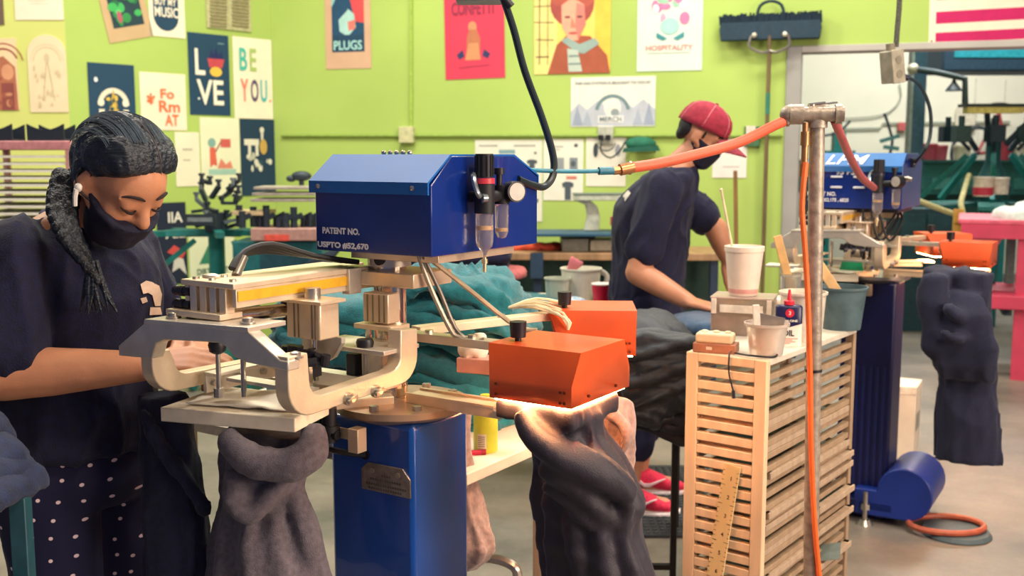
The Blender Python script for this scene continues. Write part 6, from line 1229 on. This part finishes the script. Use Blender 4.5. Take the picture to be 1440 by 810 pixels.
# conduits and alarm on the far wall
fw = lambda px, py: atY(px, py, 12.97)
g = T('wall_conduit', 'thin grey conduit line along the far white wall', 'conduit', fw(1240, 172)); MB().tube([fw(1180, 181), fw(1238, 180), fw(1242, 173), fw(1420, 171)], .012, 6, 0).build('pipe', M('aab0a2', .5), g, True); MB().tube([fw(1265, 118), fw(1266, 140), fw(1245, 160), fw(1200, 166), fw(1160, 165)], .008, 6, 4).build('cable', M('9a9f92', .5), g, True)
g = fw(1268, 178); o = MB().box((-.055, -.04, -.05), (.055, .0, .05)).build('fire_alarm', M('c2605e', .5), None, bevel=.006); o.location = g; tag(o, 'small red fire alarm box on the far white wall', 'alarm')
o = MB().box((-.12, -.03, -.13), (.12, .0, .13)).build('wall_panel', M('d9d2bd', .5), None, bevel=.006); o.location = fw(1357, 167); tag(o, 'cream electrical panel on the far wall beside the yellow bar', 'panel')
# wall blocks of the far wall, a few joints that show
for i, (px, pt, pb_) in enumerate(((1374, 110, 150), (1416, 112, 150))):
    q = fw(px, pt); struct(MB().box((q.x-.006, 12.995, fw(px, pb_).z), (q.x+.006, 13.0, q.z)).build('trim_%d' % (i+3), M('c5c4b2', .7)))
# bicycle
YW = 12.6; w1, w2 = atY(1374, 216, YW), atY(1466, 214, YW+.1); bi = T('bicycle', 'bicycle with thin black wheels hung on the far white wall', 'bicycle', (w1.x, YW, w1.z-.34))
for w_ in (w1, w2):
    m = MB(); m.tube([w_+Vector((.30*math.cos(t), 0, .30*math.sin(t))) for t in [2*math.pi*i/36 for i in range(37)]], .02, 8, 1); wo = m.build('wheel', M('24303a', .5), bi, True); m = MB()
    for i in range(10): t = math.pi*i/10; m.cyl(w_-Vector((.29*math.cos(t), 0, .29*math.sin(t))), w_+Vector((.29*math.cos(t), 0, .29*math.sin(t))), .0015, n=4)
    o = m.build('spokes', M('8d9692', .4, .5), wo, True); m = MB().cyl(w_-Vector((0, .04, 0)), w_+Vector((0, .04, 0)), .02, n=10).build('wheel_hub', DKG, wo, True)
m = MB(); bb = (w1+w2)/2+Vector((-.05, 0, .02)); st_ = w1.lerp(w2, .3)+Vector((0, 0, .48)); hd = w2+Vector((-.12, 0, .5)); cr = bb
for p, q in ((w1, cr), (cr, st_), (st_, hd), (cr, hd), (hd, w2), (w1, st_)): m.cyl(p, q, .018, n=8)
m.build('bike_frame', M('a33a3f', .4), bi, True); MB().cyl(w1+Vector((0, 0, .32)), w1+Vector((0, .36, .32)), .012).build('wall_hook', DKG, bi, True); MB().ell(st_+Vector((0, 0, .08)), (.12, .05, .03)).build('saddle', BLK, bi, True); MB().tube([hd+Vector((0, -.2, .08)), hd+Vector((0, 0, .06)), hd+Vector((0, .2, .08))], .014).build('handlebar', BLK, bi, True)
# shelf / long teal conveyor bench against the far wall
l, r = atY(1150, 236, 11.4), atY(1560, 236, 11.4)
cv = T('conveyor_bench', 'long dark teal conveyor bench across the far workshop', 'bench', (l.x, 11.4, 0)); Lc = r.x-l.x
MB().box((0, 0, 1.02), (Lc, .8, 1.36)).build('side_panel', M('1f5f58', .5, .1), cv, bevel=.01); MB().box((0, -.02, 1.36), (Lc, .8, 1.39)).build('top_edge', M('17504c', .5), cv); MB().box((0, .1, .75), (Lc, .7, 1.02)).build('lower_panel', M('16463f', .6), cv)
for k in range(9): MB().box((.35+.29*k, -.012, 1.08), (.55+.29*k, 0, 1.2)).build('vent_panel', M('3d7f74' if k % 2 else '2a6b62', .5), cv)
for x in (.1, 1.0, 2.0, 2.9): MB().box((x, .1, 0), (x+.08, .18, .75)).build('leg', TEALM, cv); 
def simple(name, label, cat, px, py, Y, shapes, group=None, z=None):
    q = atY(px, py, Y)
    if z is not None: q.z = z
    elif 11.5 < Y < 11.8: q.z = 1.39
    t = T(name, label, cat, q, 0, group)
    for nm, fn, m in shapes:
        b = MB(); fn(b); b.build(nm, m, t)
    return t
simple('bench_press', 'small green bench machine above the far press housing', 'machine', 1178, 226, 11.7, [('base', lambda b: b.box((-.16, -.1, 0), (.16, .1, .1)), TEALM), ('body', lambda b: b.box((-.06, -.06, .1), (.06, .06, .3)), TEALM), ('lever', lambda b: b.tube([(-.16, 0, .26), (0, 0, .3), (.12, 0, .42)], .014), DKG), ('spindle', lambda b: b.cyl((.02, 0, .3), (.02, 0, .55), .012), DKG)])
simple('clamp_stand', 'thin dark clamp stand left of the steel post', 'stand', 1250, 222, 11.7, [('base', lambda b: b.box((-.1, -.08, 0), (.1, .08, .03)), DKG), ('stem', lambda b: b.tube([(0, 0, .03), (.03, 0, .2), (-.03, 0, .4), (-.07, 0, .5)], .016), DKG), ('jaws', lambda b: (b.bar((-.1, 0, .2), (.1, 0, .26), .04, .04), b.bar((-.06, 0, .14), (.1, 0, .12), .04, .04)), M('3b6a66', .5))])
for i, (px, c_, s) in enumerate(((1304, 'a8404e', .10), (1320, 'b04a58', .09), (1352, 'd9cdb4', .09), (1408, 'b83a4c', .12), (1432, 'd6cdb8', .09))):
    simple('paint_tub', ['dark red tub beside the steel post', 'rounded red tub second from the steel post', 'cream tub between the wheel and the red tubs', 'red box under the yellow light bar', 'cream tub at the right edge on the conveyor bench'][i], 'tub', px, 226, 11.6, [('shell', lambda b, s=s: b.lathe([(s*.85, 0), (s, s*1.5), (s*1.04, s*1.5), (s*1.04, s*1.62), (.001, s*1.64)], (0, 0, 0), 20), M(c_, .5)), ('lid', lambda b, s=s: b.cyl((0, 0, s*1.6), (0, 0, s*1.75), s*.98), M(c_, .4))], 'tubs on the conveyor bench')
# automatic carousel press
YC = 9.0; cc = atY(1392, 300, YC); cp_ = T('automatic_press', 'green automatic carousel press with a yellow light bar at the right edge', 'press', (cc.x, YC, 0))
zh_ = atY(1392, 262, YC).z
MB().cyl((0, 0, 0), (0, 0, zh_), .09, n=20).build('column', TEALM, cp_); MB().lathe([(.14, zh_-.1), (.16, zh_), (.12, zh_+.06), (.06, zh_+.2), (.06, zh_+.4), (.04, zh_+.42)], (0, 0, 0), 24).build('hub', M('1c4f50', .5, .2), cp_)
for i in range(8):
    th = R(22+45*i); d = Vector((math.cos(th), math.sin(th), 0)); a_ = MB(); a_.bar(d*.2+Vector((0, 0, zh_+.26)), d*.55+Vector((0, 0, zh_-.10)), .035, .045); a_.build('print_arm', TEALM, cp_)
    MB().bar(d*.25+Vector((0, 0, zh_-.14)), d*.60+Vector((0, 0, zh_-.16)), .2, .03).build('pallet', M('2f8d88' if i % 2 else '236e70', .5, .1), cp_)
    MB().bar(d*.18+Vector((0, 0, zh_+.3)), d*.36+Vector((0, 0, zh_+.5)), .03, .03).build('head_strut', DKG, cp_)
    m = MB(); q = d*.36+Vector((0, 0, zh_+.42)); m.box(q-Vector((.06, .06, .05)), q+Vector((.06, .06, .08))); m.cyl(q, q+Vector((0, 0, .16)), .025, n=8); m.build('head_block', M('22384a' if i % 2 else '35545a', .5, .2), cp_)
for s in (-1, 1): MB().tube([(.32*s, -.3, zh_+.1), (.50*s, -.6, zh_-.1), (.40*s if s > 0 else -.55, -.7, zh_-.2), (.9*s, -.7, zh_-.08)], .022, 8, 5).build('air_hose', M('c9c08a', .5), cp_)
lb0, lb1 = atY(1357, 155, YC-.3), atY(1436, 155, YC-.3); MB().box((lb0.x-cc.x, -.35, lb0.z-.025), (lb1.x-cc.x, -.25, lb0.z+.025)).build('light_bar', M('f0e08a', .5), cp_, bevel=.004); MB().box((lb0.x-cc.x-.02, -.36, lb0.z+.025), (lb1.x-cc.x+.02, -.2, lb0.z+.05)).build('light_bar_cover', M('2e3d40', .5), cp_)
for x in (-.1, .13): MB().bar((x*1.8, -.25, lb0.z-.02), (x*.6, -.05, zh_+.35), .04, .04).build('bar_strut', DKG, cp_)
simple('ink_pot', 'white pot with red label on the green carousel press', 'pot', 1382, 276, YC-.62, [('pot_wall', lambda b: b.lathe([(.07, 0), (.075, .14), (.08, .15), (.001, .15)], (0, 0, 0), 18), M('e6ddcc', .5)), ('label', lambda b: b.cyl((0, 0, .01), (0, 0, .07), .0765, None, 18), M('c2304a', .5))])
simple('ink_pot', 'plain white pot right of the red-labelled pot', 'pot', 1406, 273, YC-.62, [('pot_wall', lambda b: b.lathe([(.06, 0), (.065, .11), (.07, .12), (.001, .12)], (0, 0, 0), 18), M('dcd8cc', .5)), ('lid', lambda b: b.cyl((0, 0, .115), (0, 0, .13), .066, None, 18), M('e6e2d6', .5))])
# cabinets between the far press and the red table
simple('dark_cabinet', 'dark teal cabinet in the shade beyond the far press', 'cabinet', 1296, 400, 8.7, [('body', lambda b: b.box((-.22, 0, -.4), (.24, .3, .62)), M('1d4450', .6)), ('door', lambda b: b.box((-.2, -.015, .04), (.0, 0, .58)), M('234f5c', .6)), ('door', lambda b: b.box((.02, -.015, .04), (.22, 0, .58)), M('234f5c', .6))])
simple('wood_board', 'yellow wooden board leaning by the red table', 'board', 1343, 410, 7.7, [('board', lambda b: b.box((-.035, 0, -.47), (.035, .02, .60)), M('d7a94e', .6, 0, .1, 20, kind='wood')), ('cleat', lambda b: b.box((-.035, -.012, .5), (.035, 0, .53)), M('c99a44', .6))])
# red table at right edge
YT = 6.9; l = atY(1347, 318, YT); rt = T('red_table', 'crimson metal table with lower shelf at the right edge', 'table', (l.x, YT, 0), R(-23)); zt_ = atY(1347, 308, YT).z; REDM = M('c23a58', .5, 0, .06, 10)
MB().box((0, 0, zt_-.03), (1.6, .8, zt_)).build('table_top', M('d65a72', .5), rt, bevel=.006); MB().box((.02, .0, zt_-.12), (1.6, .02, zt_-.03)).build('apron', REDM, rt)
MB().prism([(.09, zt_-.12), (.27, zt_-.12), (.16, zt_-.3), (.16, .02), (.09, .02)], .0, .06, lambda a, b, h: Vector((a+.0, .04+h, b))).build('leg', M('d9647c', .5), rt); MB().box((.36, .02, 0), (.52, .1, zt_-.12)).build('leg', REDM, rt); MB().box((1.4, .02, 0), (1.5, .1, zt_-.12)).build('leg', REDM, rt); MB().box((.12, .7, 0), (.2, .78, zt_-.12)).build('leg', REDM, rt)
zs = atY(1400, 412, YT).z; MB().box((.14, -.02, zs-.09), (1.6, .75, zs)).build('lower_shelf', REDM, rt, bevel=.006)
for k, (px, w_, nm) in enumerate(((1418, .40, 'pale grey shirt heaped on the red table'), (1446, .36, 'white shirt lying on top of the heap on the red table'))):
    q = atY(px, 308, YT+.25); folded('folded_shirt', nm, (q.x+.05, YT+.05, zt_+.002+.05*k), w_, .4, .07, 8*k, M('cfd6d2' if k == 0 else 'dfe3de', .9, 0, .06, 40, .2, 200), 200.3+k, .05, None, .03)
simple('folding_stand', 'dark folding stand legs under the red table', 'stand', 1395, 420, 7.4, [('strut', lambda b: b.bar((-.2, 0, .45), (.1, 0, -.1), .05, .04), M('2b4354', .5)), ('strut', lambda b: b.bar((-.2, .02, -.12), (-.2, .02, .45), .06, .04), M('4a6a7c', .5)), ('strut', lambda b: b.bar((.12, .02, -.12), (.12, .02, .45), .05, .04), M('5f8078', .5))])
